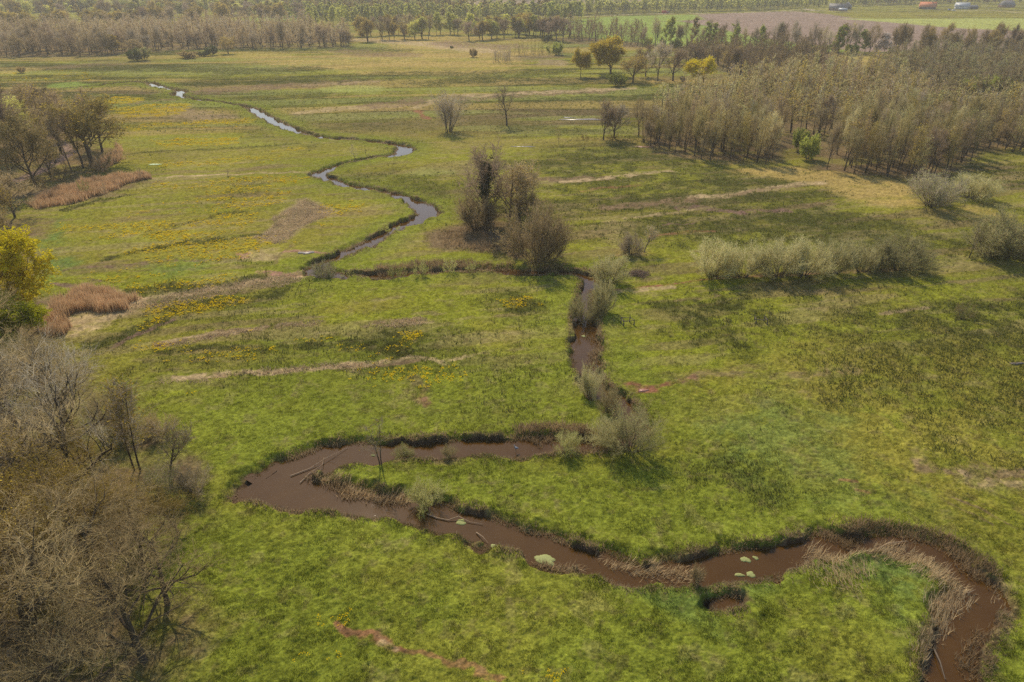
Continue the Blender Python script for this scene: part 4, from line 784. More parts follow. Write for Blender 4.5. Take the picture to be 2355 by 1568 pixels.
GB = [(1417,198,166,44,'fresh',"round green bush in front of the golden olive oak"), (1568,187,174,12,'dark',"tiny dark evergreen bush left of the bright yellow tree"), (1855,366,310,46,'fresh',"bright green leafy bush in the gap of the wood"), (1836,346,296,40,'fresh',"green leafy bush behind the bright one in the gap"),
 (2236,217,176,52,'fresh',"grey green round bush, left of three in the wood clearing"), (2267,219,174,46,'fresh',"grey green round bush, middle of three in the wood clearing"), (2310,215,178,52,'fresh',"grey green round bush, right of three in the wood clearing"),
 (2052,192,172,28,'fresh',"lone grey green bush inside the olive wood"), (311,140,112,32,'dark',"dark green round bush at the marsh edge, upper left"), (331,139,109,36,'willow',"silvery willow bush touching the dark green round one"), (487,128,103,24,'dark',"dark upright bush at the foot of the far left wood"), (466,129,118,26,'dark',"low dark bush left of the dark upright one"),
 (50,168,152,20,'mauve',"small round brown bush alone in the far left meadow"), (432,133,116,48,'bud',"loose brown bush between two dark bushes at the marsh edge"), (1088,132,112,18,'bud',"thin bush on the far ochre meadow by the dirt path"), (1038,112,106,8,'dark',"tiny dark bush on the far ochre meadow"), (1256,98,80,22,'dark',"dark round bush where the far tree row ends"), (1276,126,98,34,'fresh',"green bush at the right end of the far reeds")]
for i, (u, v, vt, w, lf_, l) in enumerate(GB): PL('bush', 'shrub', i, u, v, vt, w, l, 'bush', tw='brown' if lf_ in ('mauve','bud') else 'olive', lf=lf_ if lf_ != 'mauve' else 'bud', parts=BP)

for k_, vi, u, v, vt, w, tw_, lf_, l in [('birch',0,262,124,80,36,'olive','olive',"tall yellowish leafing tree standing before the far left wood"), ('birch',1,224,120,95,18,'olive','green',"small pale green tree left of the tall yellowish one"),
 ('oak_bare',0,745,106,58,44,'mauve','bud',"bare round oak at the right front of the far left wood"), ('oak_bare',2,784,106,64,34,'mauve','bud',"bare tree next right of the round oak at the far wood's end"), ('oak_bare',1,802,106,72,28,'brown','bud',"last small bare tree at the right end of the far left wood"),
 ('oak_bud',0,525,124,82,34,'brown','olive',"olive tinged tree behind the two dark bushes at the marsh edge"), ('oak_bare',1,455,112,72,34,'mauve','bud',"dark trunked bare oak inside the front of the far left wood"), ('oak_bud',1,318,126,88,46,'brown','bud',"broad brown tree right behind the dark green round bush")]:
    PL('tree', k_, vi, u, v, vt, w, l, 'tree', tw=tw_, lf=lf_)
# --- woods and rows: many of a kind
def inpoly(P, n, seed, md):
    r = np.random.default_rng(seed); lo, hi = P.min(0), P.max(0); out = []; cell = {}
    for x, y in zip(r.uniform(lo[0], hi[0], n), r.uniform(lo[1], hi[1], n)):
        k = (int(x//md), int(y//md)); ok = True
        for a in (-1, 0, 1):
            for b in (-1, 0, 1):
                for q in cell.get((k[0]+a, k[1]+b), ()):
                    if (q[0]-x)**2+(q[1]-y)**2 < md*md: ok = False
        if ok: cell.setdefault(k, []).append((x, y)); out.append((x, y))
    out = np.array(out); m = poly_mask(out[:, 0], out[:, 1], P, .01) > .5
    return out[m]
def thin(P):
    n = fbm(P[:, 0], P[:, 1], .045, 3, 501); k = (n > .27)
    # two clearings and a gap where the bright bushes stand
    for u, v, rr in ((1840, 352, 9), (1860, 330, 7), (2215, 243, 12), (2290, 240, 12), (2170, 262, 7), (1617, 202, 13), (1590, 218, 10), (1640, 212, 9)):
        x, y = g(u, v); k &= np.hypot(P[:, 0]-x, (P[:, 1]-y)*.5) > rr
    return P[k]
def many(name, pts, nkeep, kinds, H, W, tws, lfs, label, cat, group, seed, farkind, stuffname, stufflabel, bark=None):
    """the nearest as things of their own, the rest as one mass"""
    r = np.random.default_rng(seed); o = np.argsort(pts[:, 1]+r.uniform(0, 6, len(pts))); pts = pts[o]
    for i, (x, y) in enumerate(pts[:nkeep]):
        plant(name, kinds[r.integers(len(kinds))], int(r.integers(9)), 0, 0, H*r.uniform(.65, 1.15)*(.8+.4*float(vn(np.array([x*.05]), np.array([y*.05]), 9)[0])), W*r.uniform(.7, 1.4), label, cat, tw=tws[r.integers(len(tws))], lf=lfs[r.integers(len(lfs))], group=group, xy=(x, y), bark=bark)
    rest = pts[nkeep:]
    if len(rest):
        V, T, M = [], [], []; n = 0; mats = [BARK]+[TW[t] for t in tws]+[LF[l] for l in lfs]
        for x, y in rest:
            k = variant(farkind, int(r.integers(9))); h = H*r.uniform(.6, 1.15)*(.8+.4*vn(np.array([x*.05]), np.array([y*.05]), 9)[0]); w = W*r.uniform(.7, 1.4); a = r.uniform(0, 6.28)
            ti = r.integers(len(tws)); li = r.integers(len(lfs)); ca, sa = math.cos(a), math.sin(a)
            for (v, t, m), isc in ((k.arr[0], 0), (k.arr[1], 1)):
                q = v*np.array([w/k.W, w/k.W, h/k.H]); q = np.stack([q[:, 0]*ca-q[:, 1]*sa+x, q[:, 0]*sa+q[:, 1]*ca+y, q[:, 2]], 1)
                V.append(q); T.append(t+n); n += len(q); M.append(np.where(m == 0, 1+ti, 1+len(tws)+li) if isc else np.zeros(len(t), int))
        me = mesh_from(stuffname, np.concatenate(V), np.concatenate(T), mats, np.concatenate(M))
        link(stuffname, me, kind='stuff', label=stufflabel, category='woodland')
W1 = thin(inpoly(G([(1490,352),(1560,362),(1640,372),(1790,380),(1812,350),(1845,345),(1862,386),(1990,404),(2105,414),(2180,398),(2290,345),(2420,365),(2500,340),(2500,240),(2354,236),(2235,232),(2180,252),(2100,222),(2040,200),(1900,178),(1840,196),(1740,200),(1680,215),(1590,225),(1500,280),(1475,320)]), 20000, 1, 2.9))
many('alder_tree', W1, 300, ['alder', 'alder', 'alder', 'slender', 'alder', 'oak_bare'], 13.2, 5.2, ['olive', 'brown', 'mauve', 'willow', 'grey', 'olive'], ['bud', 'willow', 'olive', 'bud'], "slender bare alder crowded in the brown wood at the right", 'tree', 'alders of the right wood', 3, 'alder_far', 'alder_wood', "dense mass of bare olive brown alders filling the right wood")
W2 = inpoly(G([(2010,180),(2100,215),(2200,235),(2354,235),(2500,240),(2500,112),(2300,118),(2200,122),(2110,130),(2040,150)]), 9000, 2, 4.2)
many('olive_tree_mass', W2, 0, [], 12.5, 6.5, ['willow', 'brown', 'grey'], ['willow', 'bud'], "", '', '', 5, 'alder_far', 'olive_green_wood', "olive green budding young wood behind the alders")
W3 = inpoly(G([(1560,150),(1640,158),(1690,180),(1800,190),(1880,172),(1925,155),(1860,128),(1590,124)]), 6000, 4, 5)
many('oak_mass', W3, 0, [], 14, 7, ['mauve', 'brown'], ['bud'], "", '', '', 7, 'alder_far', 'brown_wood', "belt of bare brown trees behind the bright yellow tree")
W4 = inpoly(G([(-200,140),(0,133),(120,130),(250,128),(420,112),(500,116),(800,108),(812,95),(700,75),(400,70),(200,72),(130,80),(-200,100)]), 12000, 6, 6)
many('tree', W4, 150, ['alder', 'slender', 'oak_bare', 'alder', 'oak_bud'], 15, 9, ['mauve', 'brown', 'grey', 'mauve'], ['bud'], "bare brown tree along the front of the far left wood", 'tree', 'trees fronting the far left wood', 9, 'alder_far', 'far_left_wood', "mass of bare brown trees in the far left wood")
W5 = inpoly(G([(1302,92),(1380,100),(1480,110),(1490,96),(1400,84),(1310,78)]), 3000, 8, 6)
many('m', W5, 0, [], 15, 8, ['mauve', 'brown'], ['bud'], "", '', '', 11, 'alder_far', 'brown_copse', "brown bare copse between the green field and the golden oaks")
def row(name, path, n, kinds, H, W, tws, lfs, label, group, seed, jit=2., bark=None):
    P = G(path); r = np.random.default_rng(seed); L = np.concatenate([[0], np.cumsum(np.linalg.norm(np.diff(P, axis=0), axis=1))])
    for i in range(n):
        s = L[-1]*(i+r.uniform(0, .9))/n; x = np.interp(s, L, P[:, 0])+r.normal()*jit*.5; y = np.interp(s, L, P[:, 1])+r.normal()*jit
        plant(name, kinds[r.integers(len(kinds))], int(r.integers(9)), 0, 0, H*r.uniform(.75, 1.15), W*r.uniform(.75, 1.25), label, 'tree', tw=tws[r.integers(len(tws))], lf=lfs[r.integers(len(lfs))], group=group, xy=(x, y), bark=bark)
row('tree', [(830,95),(900,92),(1000,90)], 12, ['oak_far_bare', 'oak_far', 'slender'], 15, 10, ['mauve', 'brown'], ['olive', 'green'], "small trunked tree in the loose row left of the far meadow path", 'loose row by the far meadow path', 21, 4)
row('tree', [(1080,94),(1160,88),(1230,84),(1290,78)], 16, ['oak_far_bare', 'oak_far', 'birch'], 15, 11, ['mauve', 'brown'], ['olive', 'green'], "tree in the row closing the far ochre meadow", 'row closing the far ochre meadow', 22, 3)
row('tree', [(820,84),(950,80),(1080,80),(1190,78)], 24, ['oak_far_bare', 'oak_far', 'birch'], 15, 10, ['mauve', 'brown'], ['olive', 'green'], "tree in the second row behind the far ochre meadow", 'second row behind the far meadow', 23, 5)
row('tree', [(1190,76),(1235,84),(1262,90),(1300,97)], 12, ['oak_far', 'oak_far_bare'], 16, 12, ['mauve'], ['olive'], "dark oak in the avenue bending round the far meadow corner", 'oak avenue at the meadow corner', 24, 2)
row('tree', [(1480,104),(1560,108),(1640,112),(1760,118),(1880,122),(1990,124)], 42, ['slender', 'birch', 'slender', 'oak_bare'], 17, 8, ['mauve', 'grey', 'brown'], ['fresh', 'green', 'bud'], "slim tree in the row along the ploughed field", 'trees lining the ploughed field', 25, 3)
row('shrub', [(1500,106),(1640,113),(1760,119),(1990,124)], 26, ['shrub'], 5.5, 6, ['olive'], ['fresh', 'green'], "green undergrowth bush below the row along the ploughed field", 'bushes below the field row', 26, 3)
row('tree', [(1990,126),(2100,130),(2200,130),(2300,132),(2420,134)], 34, ['oak_bare', 'slender', 'oak_bud'], 17, 9, ['mauve', 'brown'], ['bud', 'olive'], "brown tree in the row between olive wood and ploughed field", 'brown trees behind the olive wood', 27, 5)
row('tree', [(1990,128),(2040,132)], 2, ['birch'], 13, 9, ['grey'], ['blossom'], "pale blossoming tree in the row by the ploughed field", 'blossoming trees in the field row', 28, 2)
row('oak_tree', [(-40,66),(60,66),(130,64),(200,62),(300,60),(380,58)], 18, ['oak_far'], 15, 13, ['olive', 'brown'], ['olive'], "round olive oak standing along the road at the far left", 'oaks along the far left road', 29, 5)
row('oak_tree', [(330,62),(450,58),(560,52),(640,50),(700,52)], 18, ['oak_far', 'oak_far_bare'], 17, 14, ['mauve', 'brown'], ['olive'], "round oak in the row behind the far left wood", 'oaks behind the far left wood', 30, 8)
row('birch_tree', [(-40,40),(150,44),(300,42),(480,36),(620,34)], 50, ['birch_far', 'oak_far', 'oak_far_bare'], 17, 12, ['brown', 'mauve'], ['green', 'olive'], "tree in the pale mixed belt at the top left", 'mixed belt at the top left', 31, 14)
row('birch_tree', [(700,62),(760,60),(820,56),(900,50)], 24, ['birch_far', 'birch'], 16, 8, ['olive'], ['green'], "pale green birch behind the far left wood's right end", 'birches beside the far left wood', 32, 8)
row('birch_tree', [(640,42),(760,44),(900,46),(1060,46),(1180,44),(1262,44)], 90, ['birch_far'], 15, 9, ['olive'], ['green'], "pale green birch in the belt behind the far meadow", 'birch belt behind the far meadow', 33, 16)
row('birch_tree', [(1262,46),(1290,50),(1335,48)], 22, ['birch_far'], 16, 8, ['brown'], ['green', 'fresh'], "birch in the dark clump left of the green field", 'birch clump by the green field', 34, 9)
row('birch_tree', [(1262,36),(1340,34),(1480,29),(1620,27),(1760,22),(1880,17),(2000,14)], 120, ['birch_far'], 14, 9, ['olive'], ['green'], "light green birch in the long straight belt beyond the fields", 'birch belt beyond the fields', 35, 6)
row('birch_tree', [(1990,12),(2100,9),(2200,8),(2400,10)], 60, ['birch_far'], 14, 10, ['olive', 'brown'], ['green', 'olive'], "light green birch behind the farmhouses", 'birches behind the farmhouses', 36, 10)
B2 = inpoly(G([(1262,36),(1480,30),(1620,26),(1900,15),(2354,6),(2354,1),(1900,8),(1262,22)]), 2600, 61, 8)
many('b', B2, 0, [], 14, 9, ['olive'], ['green'], "", '', '', 62, 'birch_far', 'birch_plantation', "pale green birches massed behind the straight belt")
B3 = inpoly(G([(560,40),(800,44),(1262,44),(1262,30),(900,26),(560,30)]), 1600, 63, 9)
many('b', B3, 0, [], 15, 10, ['olive', 'brown'], ['green', 'olive'], "", '', '', 64, 'birch_far', 'birch_wood', "pale green birches massed behind the far meadow")
FAR = []
for seed, path in ((1, [(-60,4),(200,8),(420,8),(620,10)]), (2, [(600,20),(760,22),(900,18),(1040,16)]), (3, [(240,24),(420,26),(560,24)]), (4, [(1050,0),(1262,2),(1500,-4)]), (5, [(-60,24),(120,26),(240,24)]), (6, [(2000,0),(2354,-4)])):
    P = G(path); r = np.random.default_rng(seed)
    for i in range(75):
        t = r.uniform(0, len(P)-1); k = int(t); FAR.append(P[k]*(1-t+k)+P[min(k+1, len(P)-1)]*(t-k)+r.normal(size=2)*[6, 22])
FAR = np.array(FAR)
many('far', FAR, 0, [], 15, 12, ['mauve', 'brown', 'olive'], ['olive', 'green'], "", '', '', 41, 'oak_far', 'distant_woods', "hazy distant belts of trees at the top of the view")
# poles thicket on the far marsh, seen as bare stems
TH = inpoly(G([(1134,146),(1174,147),(1176,136),(1138,134)]), 200, 9, 2.2)
many('sapling', TH, 300, ['sapling'], 7.5, 2.2, ['grey'], ['bud'], "bare pole-like sapling in the little thicket on the far marsh", 'tree', 'pole thicket on the far marsh', 51, 'alder_far', 'x', 'x')
TH = inpoly(G([(1180,130),(1270,128),(1275,120),(1185,122)]), 260, 10, 4)
many('sapling', TH, 300, ['sapling'], 7.5, 3.0, ['olive'], ['fresh'], "thin greenish sapling in the line left of the far green bush", 'tree', 'sapling line on the far marsh', 52, 'alder_far', 'x', 'x')

# ------------------------------------------------------------------ ivy tree
def ivy_tree():
    x, y = g(1119, 512); H = 17.2; r = np.random.default_rng(77)
    e = bpy.data.objects.new('ivy_tree', None); COL.objects.link(e); e.location = (x, y, HZ(x, y))
    e['label'] = "tall bare tree with its trunk wrapped in dark ivy beside the stream"; e['category'] = 'tree'
    gt, gc, gi = Geo(), Geo(), Geo()
    P0, R0 = stems(r, 1, H*.98, 2, 9, .40, 0, 0, .04, .25); P0[:, :, 0] -= np.linspace(0, 1.6, 9)[None]; gt.tubes(P0, R0, 7)
    P1, R1, _ = grow(r, P0, R0, 24, .16, 1., 64, 10, lambda t, r: H*(.50-.26*t)*r.uniform(.8, 1.15, len(t)), 6, .12, .16, .5, .25); gt.tubes(P1, R1, 4)
    P2, R2, _ = grow(r, P1, R1, 7, .2, 1., 46, 12, lambda t, r: H*(.18-.08*t)*r.uniform(.6, 1.2, len(t)), 4, .10, .2, .6, .3); gc.ribbons(P2, .12, r)
    P3, R3, _ = grow(r, P2, R2, 6, .15, 1., 42, 14, lambda t, r: H*.08*r.uniform(.5, 1.3, len(t)), 3, .06, .22, .6, .3); gc.ribbons(P3, .09, r)
    P4, R4, _ = grow(r, P3, R3, 4, .1, 1., 40, 15, lambda t, r: H*.05*r.uniform(.4, 1.3, len(t)), 3, .05, .25, .6, .3); gc.ribbons(P4, .07, r)
    t = r.uniform(.04, .97, 7000); xx = t*8; i = np.minimum(xx.astype(int), 7); f = (xx-i)[:, None]; c = P0[0][i]*(1-f)+P0[0][i+1]*f
    a = r.uniform(0, 6.28, 7000); rad = (.30+.42*np.abs(r.normal(size=7000))*(.3+1.2*vn(t*14, a*.8, 3)))*(.6+.9*ss(.25, .75, t)); gi.leaves(c+np.stack([np.cos(a)*rad, np.sin(a)*rad, r.normal(size=7000)*.2], 1), .16, r, 0)
    f = P1[:, :3].reshape(-1, 3); f = f[r.integers(0, len(f), 1500)]+r.normal(size=(1500, 3))*.25; gi.leaves(f, .14, r, 0)
    link('trunk', gt.mesh('ivy_trunk', [BARK], True), e); link('crown', gc.mesh('ivy_crown', [TW['mauve']]), e); link('ivy', gi.mesh('ivy_cover', [IVY]), e)
ivy_tree()

# ------------------------------------------------------------------ small things
def bm_boxes(boxes):
    V, Q = [], []; n = 0
    for (x0, y0, z0, x1, y1, z1) in boxes:
        V += [(x0,y0,z0),(x1,y0,z0),(x1,y1,z0),(x0,y1,z0),(x0,y0,z1),(x1,y0,z1),(x1,y1,z1),(x0,y1,z1)]
        Q += [(n,n+3,n+2,n+1),(n+4,n+5,n+6,n+7),(n,n+1,n+5,n+4),(n+1,n+2,n+6,n+5),(n+2,n+3,n+7,n+6),(n+3,n,n+4,n+7)]; n += 8
    return np.array(V, float), np.array(Q)
def box_obj(name, boxes, mat, parent):
    V, Q = bm_boxes(boxes); return link(name, mesh_from(name, V, None, [mat], None, False, None, Q), parent)
WOOD = simple("weathered_wood", (.20, .16, .12), (.10, .075, .055), 8, .85, .1, .3)
PALEWOOD = simple("bare_driftwood", (.46, .33, .21), (.26, .18, .11), 5, .8, .15, .3)
def root(name, x, y, z, rz, label, cat, group=None):
    e = bpy.data.objects.new(name, None); COL.objects.link(e); e.location = (x, y, z); e.rotation_euler = (0, 0, rz); e['label'] = label; e['category'] = cat
    if group: e['group'] = group
    return e
def stick(name, P, r0, mat, parent, side=0, seed=0):
    P = np.array(P, float)[None]; ge = Geo(); k = P.shape[1]; r = np.random.default_rng(seed); R = (r0*np.linspace(1, .35, k))[None]
    ge.tubes(P, R, 6)
    if side:
        P1, R1, _ = grow(r, P, R, side, .3, .95, 45, 15, lambda t, r: np.full(len(t), np.linalg.norm(P[0, -1]-P[0, 0])*.25), 4, .05, .2, .6, .3); ge.tubes(P1, R1, 4)
    return link(name, ge.mesh(name, [mat], True), parent)
def frame(u, v, label, tilt, seed):
    x, y = g(u, v); e = root('wooden_frame', x, y, HZ(x, y), R_(tilt), label, 'wooden frame'); a = .85
    pp = [(-a, -a*.7, 1.15), (a, -a*.7, 1.0), (-a, a*.7, 1.05), (a*.7, a*.7, 1.35)]
    for i, (px, py, h) in enumerate(pp): stick('post', [(px, py, -.2), (px+.03, py, h*.5), (px, py+.05, h)], .11, WOOD, e, 0, i)
    for (i, j) in ((0, 1), (0, 2), (2, 3), (1, 3)) if seed == 0 else ((0, 1), (0, 2), (1, 3)):
        p, q = pp[i], pp[j]; h = .85 if seed == 0 else .75; stick('rail', [(p[0]-.08, p[1], h), ((p[0]+q[0])/2, (p[1]+q[1])/2, h-.04), (q[0], q[1], h-.02)], .08, WOOD, e, 0, i)
frame(1442, 744, "old weathered wooden post frame near the stream willows", 12, 0)
frame(1748, 742, "broken wooden post frame out in the dark rush patch", -8, 1)
x, y = g(840, 352); e = root('post', x, y, 0, 0, "thin upright wooden post inside the far stream loop", 'post'); stick('post_shaft', [(0,0,-.2),(0.02,0,1.0),(0,.03,2.3)], .09, WOOD, e)
def fallen(pts, r0, label, side, seed, mat=PALEWOOD, z=.1):
    P = G(pts, WATER_Z); c = P.mean(0); e = root('fallen_branch', c[0], c[1], WATER_Z, 0, label, 'branch'); n = len(P)
    o = stick('branch', [(P[i][0]-c[0], P[i][1]-c[1], z+(.25 if i == n//2 else .02)) for i in range(n)], r0, mat, e, side, seed)
fallen([(668,1096),(715,1078),(745,1062),(800,1030)], .06, "long pale branch lying across the wide brown water", 3, 1)
fallen([(690,1112),(712,1090),(742,1074),(745,1054)], .055, "crooked branch in the wide water crossing the long pale one", 2, 2)
fallen([(982,1184),(1003,1192),(1030,1198),(1055,1193),(1080,1202),(1110,1207)], .07, "bent branch spanning the lower stream above the algae mat", 3, 3)
fallen([(1095,1226),(1110,1240),(1120,1248)], .06, "short thick branch propped on the near bank below the bent one", 1, 4)
fallen([(985,1160),(982,1170),(980,1176)], .06, "small stub of wood upstream of the bent branch", 0, 5)
fallen([(2012,1266),(2040,1255),(2085,1246)], .08, "pale branch lying in the far side of the right bend", 2, 6)
fallen([(2008,1282),(2030,1272),(2060,1264)], .06, "thin stick beside the pale branch in the right bend", 1, 7)
fallen([(2146,1494),(2158,1528),(2172,1564)], .09, "dark log sliding into the water at the bottom of the right bend", 0, 8, WOOD)
fallen([(2272-50,1366),(2240,1362)], .05, "short pale stick sticking out of the right bend's inner bank", 0, 9)
def algae(u, v, wpx, asp, label, i):
    x, y = g(u, v, WATER_Z); r = np.random.default_rng(300+i); a = wpx/ppm(u, v)/2*.85; n = 44; th = np.linspace(0, 2*math.pi, n, endpoint=False); ph = r.uniform(0, 6, 4)
    rr = 1+.14*np.sin(2*th+ph[0])+.1*np.sin(3*th+ph[1])+.06*np.sin(5*th+ph[2])+r.normal(size=n)*.05; V = []
    for f, z in ((1, -.03), (.93, .035), (.6, .07), (.25, .085)): V += [(math.cos(t)*a*q*f, math.sin(t)*a*asp*q*f, z+r.normal()*.006) for t, q in zip(th, rr)]
    V.append((0, 0, .09)); T = []
    for k in range(3):
        for j in range(n):
            A, B = k*n+j, k*n+(j+1) % n; T += [(A, B, B+n), (A, B+n, A+n)]
    T += [(3*n+j, 3*n+(j+1) % n, 4*n) for j in range(n)]
    me = mesh_from('algae_mat', V, T, [ALG], None, True); o = link('algae_mat', me, label=label, category='algae mat', group='algae mats floating on the stream'); o.location = (x, y, WATER_Z); o.rotation_euler = (0, 0, r.uniform(-.4, .1))
ALG = simple("algae", (.33, .34, .12), (.20, .22, .07), 6, .7, .3, .3)
for i, a in enumerate([(1060,1201,30,.7,"pale green algae mat caught behind the bent branch"), (1143,1259,40,.5,"algae mat against the near bank below the short thick branch"), (1253,1287,66,.5,"longest pale algae mat, along the near bank before the flattened reeds"),
    (1714,1287,26,.85,"round algae mat mid-stream, left of a smaller one"), (1737,1283,17,.7,"small olive algae mat right of the round mid-stream one"), (1726,1321,26,.8,"algae mat at the near bank below the mid-stream pair"), (1700,1322,26,.5,"olive algae patch touching the near bank mat"),
    (1342,773,13,.8,"small lone algae mat in the straight upright stretch of stream"), (858,1047,14,.6,"tiny algae mat by the foot of the lone sapling")]): algae(*a, i)
# brush heap
x, y = g(1466, 632); e = root('brush_heap', x, y, HZ(x, y), 0, "heap of dead brush in the grass right of the ditch willow", 'brush heap'); ge = Geo(); r = np.random.default_rng(5)
n = 260; a = r.uniform(0, 6.28, n); c = np.stack([r.normal(size=n)*1.0, r.normal(size=n)*.7, r.uniform(0, .7, n)], 1); d = np.stack([np.cos(a), np.sin(a), r.normal(size=n)*.25], 1)*r.uniform(.4, 1.0, (n, 1)); c[:, 2] *= np.exp(-(c[:, 0]**2+c[:, 1]**2)*.4)
ge.tubes(np.stack([c-d, c+UP*.06, c+d], 1), np.tile([[.03, .025, .012]], (n, 1)), 4); link('sticks', ge.mesh('brush_sticks', [simple("dead_stick", (.28, .19, .13))]), e)
# pale dead stump and puddles
STUMP = WOOD
def puddle(u, v, wm, hm, label, i, mat):
    x, y = g(u, v); r = np.random.default_rng(400+i); n = 36; th = np.linspace(0, 2*math.pi, n, endpoint=False); ph = r.uniform(0, 6, 3)
    q = 1+.25*np.sin(2*th+ph[0])+.2*np.sin(3*th+ph[1])+.15*np.sin(7*th+ph[2]); X = x+np.cos(th)*wm/2*q; Y = y+np.sin(th)*hm/2*q; z = float(height(X, Y).max())+.03
    V = [(a-x, b-y, 0) for a, b in zip(X, Y)]+[(0, 0, .0)]; V += [(a-x, b-y, -.25) for a, b in zip(X, Y)]
    T = [(j, (j+1) % n, n) for j in range(n)]+[(j, n+1+j, (j+1) % n) for j in range(n)]+[((j+1) % n, n+1+j, n+1+(j+1) % n) for j in range(n)]
    o = link('puddle', mesh_from('puddle', V, T, [mat], None, False), label=label, kind='structure', category='puddle'); o.location = (x, y, z)
PUD = simple("puddle_water", (.22, .17, .14), (.14, .10, .08), 2, .35, .4); REDP = simple("red_silt", (.36, .17, .12), (.26, .11, .08), 2, .35, .4)
puddle(1345, 275, 14, 3.2, "pale puddle in the meadow left of the leaning trees", 0, PUD); puddle(1308, 271, 5, 1.6, "small puddle left of the pale one", 1, PUD); puddle(1205, 337, 6, 1.2, "small pinkish puddle left of the stubby pollard", 2, PUD)
puddle(704, 581, 2.6, 1.5, "small sky coloured puddle in pink mud by the stream corner", 3, PUD); puddle(1478, 899, 1.5, .55, "wet red mud patch in the right meadow", 5, REDP); puddle(2335, 836, 1.6, .5, "pale wet patch at the right edge of the meadow", 6, PUD)
puddle(355, 378, 2.6, 1.4, "small whitish green patch in the left meadow", 7, simple("pale_scum", (.62, .70, .45), (.4, .55, .2), 3, .5, .3)); puddle(1480, 338, 5, 1.5, "muddy brown patch by the corner of the wood", 8, REDP)
# heron
def heron():
    x, y = g(1186, 1040, WATER_Z); e = root('heron', x, y, WATER_Z, R_(200), "grey heron standing in the shallow stream", 'heron')
    gr = simple("heron_grey", (.30, .33, .38), (.20, .22, .26), 6, .8, .1); dk = simple("heron_legs", (.16, .13, .08)); bl = simple("heron_bill", (.55, .38, .10))
    ge = Geo()
    body = np.array([[(-.34, 0, .50), (-.22, 0, .56), (-.08, 0, .62), (.06, 0, .68), (.14, 0, .74), (.17, 0, .83), (.12, 0, .92), (.10, 0, 1.0), (.15, 0, 1.06), (.22, 0, 1.06), (.27, 0, 1.05)]], float)
    ge.tubes(body, np.array([[.015, .07, .115, .12, .075, .04, .028, .027, .04, .035, .012]]), 10); link('body', ge.mesh('heron_body', [gr], True), e)
    g2 = Geo(); g2.tubes(np.array([[(.26, 0, 1.05), (.33, 0, 1.04), (.41, 0, 1.03)]], float), np.array([[.015, .01, .003]]), 6); link('bill', g2.mesh('heron_bill', [bl], True), e)
    for s in (-1, 1):
        g3 = Geo(); g3.tubes(np.array([[(-.02, s*.05, .58), (.03, s*.05, .33), (-.01, s*.05, .02), (0, s*.05, -.25)]], float), np.array([[.03, .012, .010, .010]]), 6); link('leg', g3.mesh('heron_leg', [dk], True), e)
        g4 = Geo(); g4.tubes(np.array([[(.08, s*.10, .72), (-.08, s*.13, .64), (-.30, s*.07, .52)]], float), np.array([[.05, .07, .012]]), 8); link('wing', g4.mesh('heron_wing', [simple("heron_wing_grey", (.22, .24, .29))], True), e)
heron()
# ------------------------------------------------------------------ far farm buildings and vehicles
WALL = simple("brick_wall", (.30, .17, .12), (.20, .11, .08), 3); WWHITE = simple("white_wall", (.75, .73, .70), (.6, .58, .55), 2); WDARK = simple("dark_boards", (.09, .075, .065)); ROOFG = simple("grey_roof", (.17, .165, .17), (.12, .115, .12), 1.5, .6); ROOFO = simple("orange_tiles", (.62, .21, .09), (.48, .15, .07), 1.5, .7); GLASSD = simple("dark_glass", (.05, .06, .07), None, 2, .1, .5); WHITE = simple("white_paint", (.8, .8, .8), (.7, .7, .7), 2, .4)
ROOFL = simple("pale_metal_roof", (.42, .44, .46), (.34, .36, .38), 1.5, .4)
def house(name, u, v, L, Wd, hw, hr, rot, wall, roof, label, cat, chim=True, hip=0.0, nwin=3, doorm=None):
    x, y = g(u, v); e = root(name, x, y, HZ(x, y)-.02, R_(rot), label, cat)
    box_obj('wall', [(-L/2, -Wd/2, -.3, L/2, Wd/2, hw)], wall, e)
    # gables
    o = .6; hh = hip*L*.5
    V = [(-L/2-o, -Wd/2-o, hw-.25), (L/2+o, -Wd/2-o, hw-.25), (L/2+o, Wd/2+o, hw-.25), (-L/2-o, Wd/2+o, hw-.25), (-L/2-o+hh, 0, hw+hr), (L/2+o-hh, 0, hw+hr)]
    th = .3; V = V+[(a*.985, b*.985, c-th) for a, b, c in V]
    T = [(0,1,5),(0,5,4),(2,3,4),(2,4,5),(1,2,5),(3,0,4)]+[(6,11,7),(6,10,11),(8,10,9),(8,11,10),(7,11,8),(9,10,6)]+[(0,6,7),(0,7,1),(1,7,8),(1,8,2),(2,8,9),(2,9,3),(3,9,6),(3,6,0)]
    ro = link('roof', mesh_from('roof', V, T, [roof]), e)
    if chim: box_obj('chimney', [(L*.2, -.45, hw+hr*.6, L*.2+.9, .45, hw+hr+1.0)], WALL, ro)
    for i in range(nwin):
        cx = -L/2+(i+.6)*L/(nwin+.6); w = box_obj('window', [(cx-.75, -Wd/2-.06, .9, cx+.75, -Wd/2+.05, 2.2)], WHITE, e)
        box_obj('pane', [(cx-.62, -Wd/2-.09, 1.03, cx+.62, -Wd/2-.063, 2.07)], GLASSD, w)
    cx = L/2-1.2; box_obj('door', [(cx-.55, -Wd/2-.07, 0, cx+.55, -Wd/2+.05, 2.1)], doorm or WDARK, e)
    return e
house('farmhouse', 1922, 24, 18, 11, 3.2, 5.0, -24, WALL, ROOFG, "grey roofed farmhouse with low eaves, left of the far farms", 'farmhouse')
house('barn', 1946, 21, 11, 11, 3.4, 5.2, 60, WDARK, ROOFG, "grey roofed barn right behind the grey farmhouse", 'barn', False, 0, 1)
house('shed', 1937, 26, 9, 5, 2.2, 1.6, -10, WALL, ROOFL, "low pale roofed shed at the front of the grey farmhouse", 'shed', False, 0, 2)
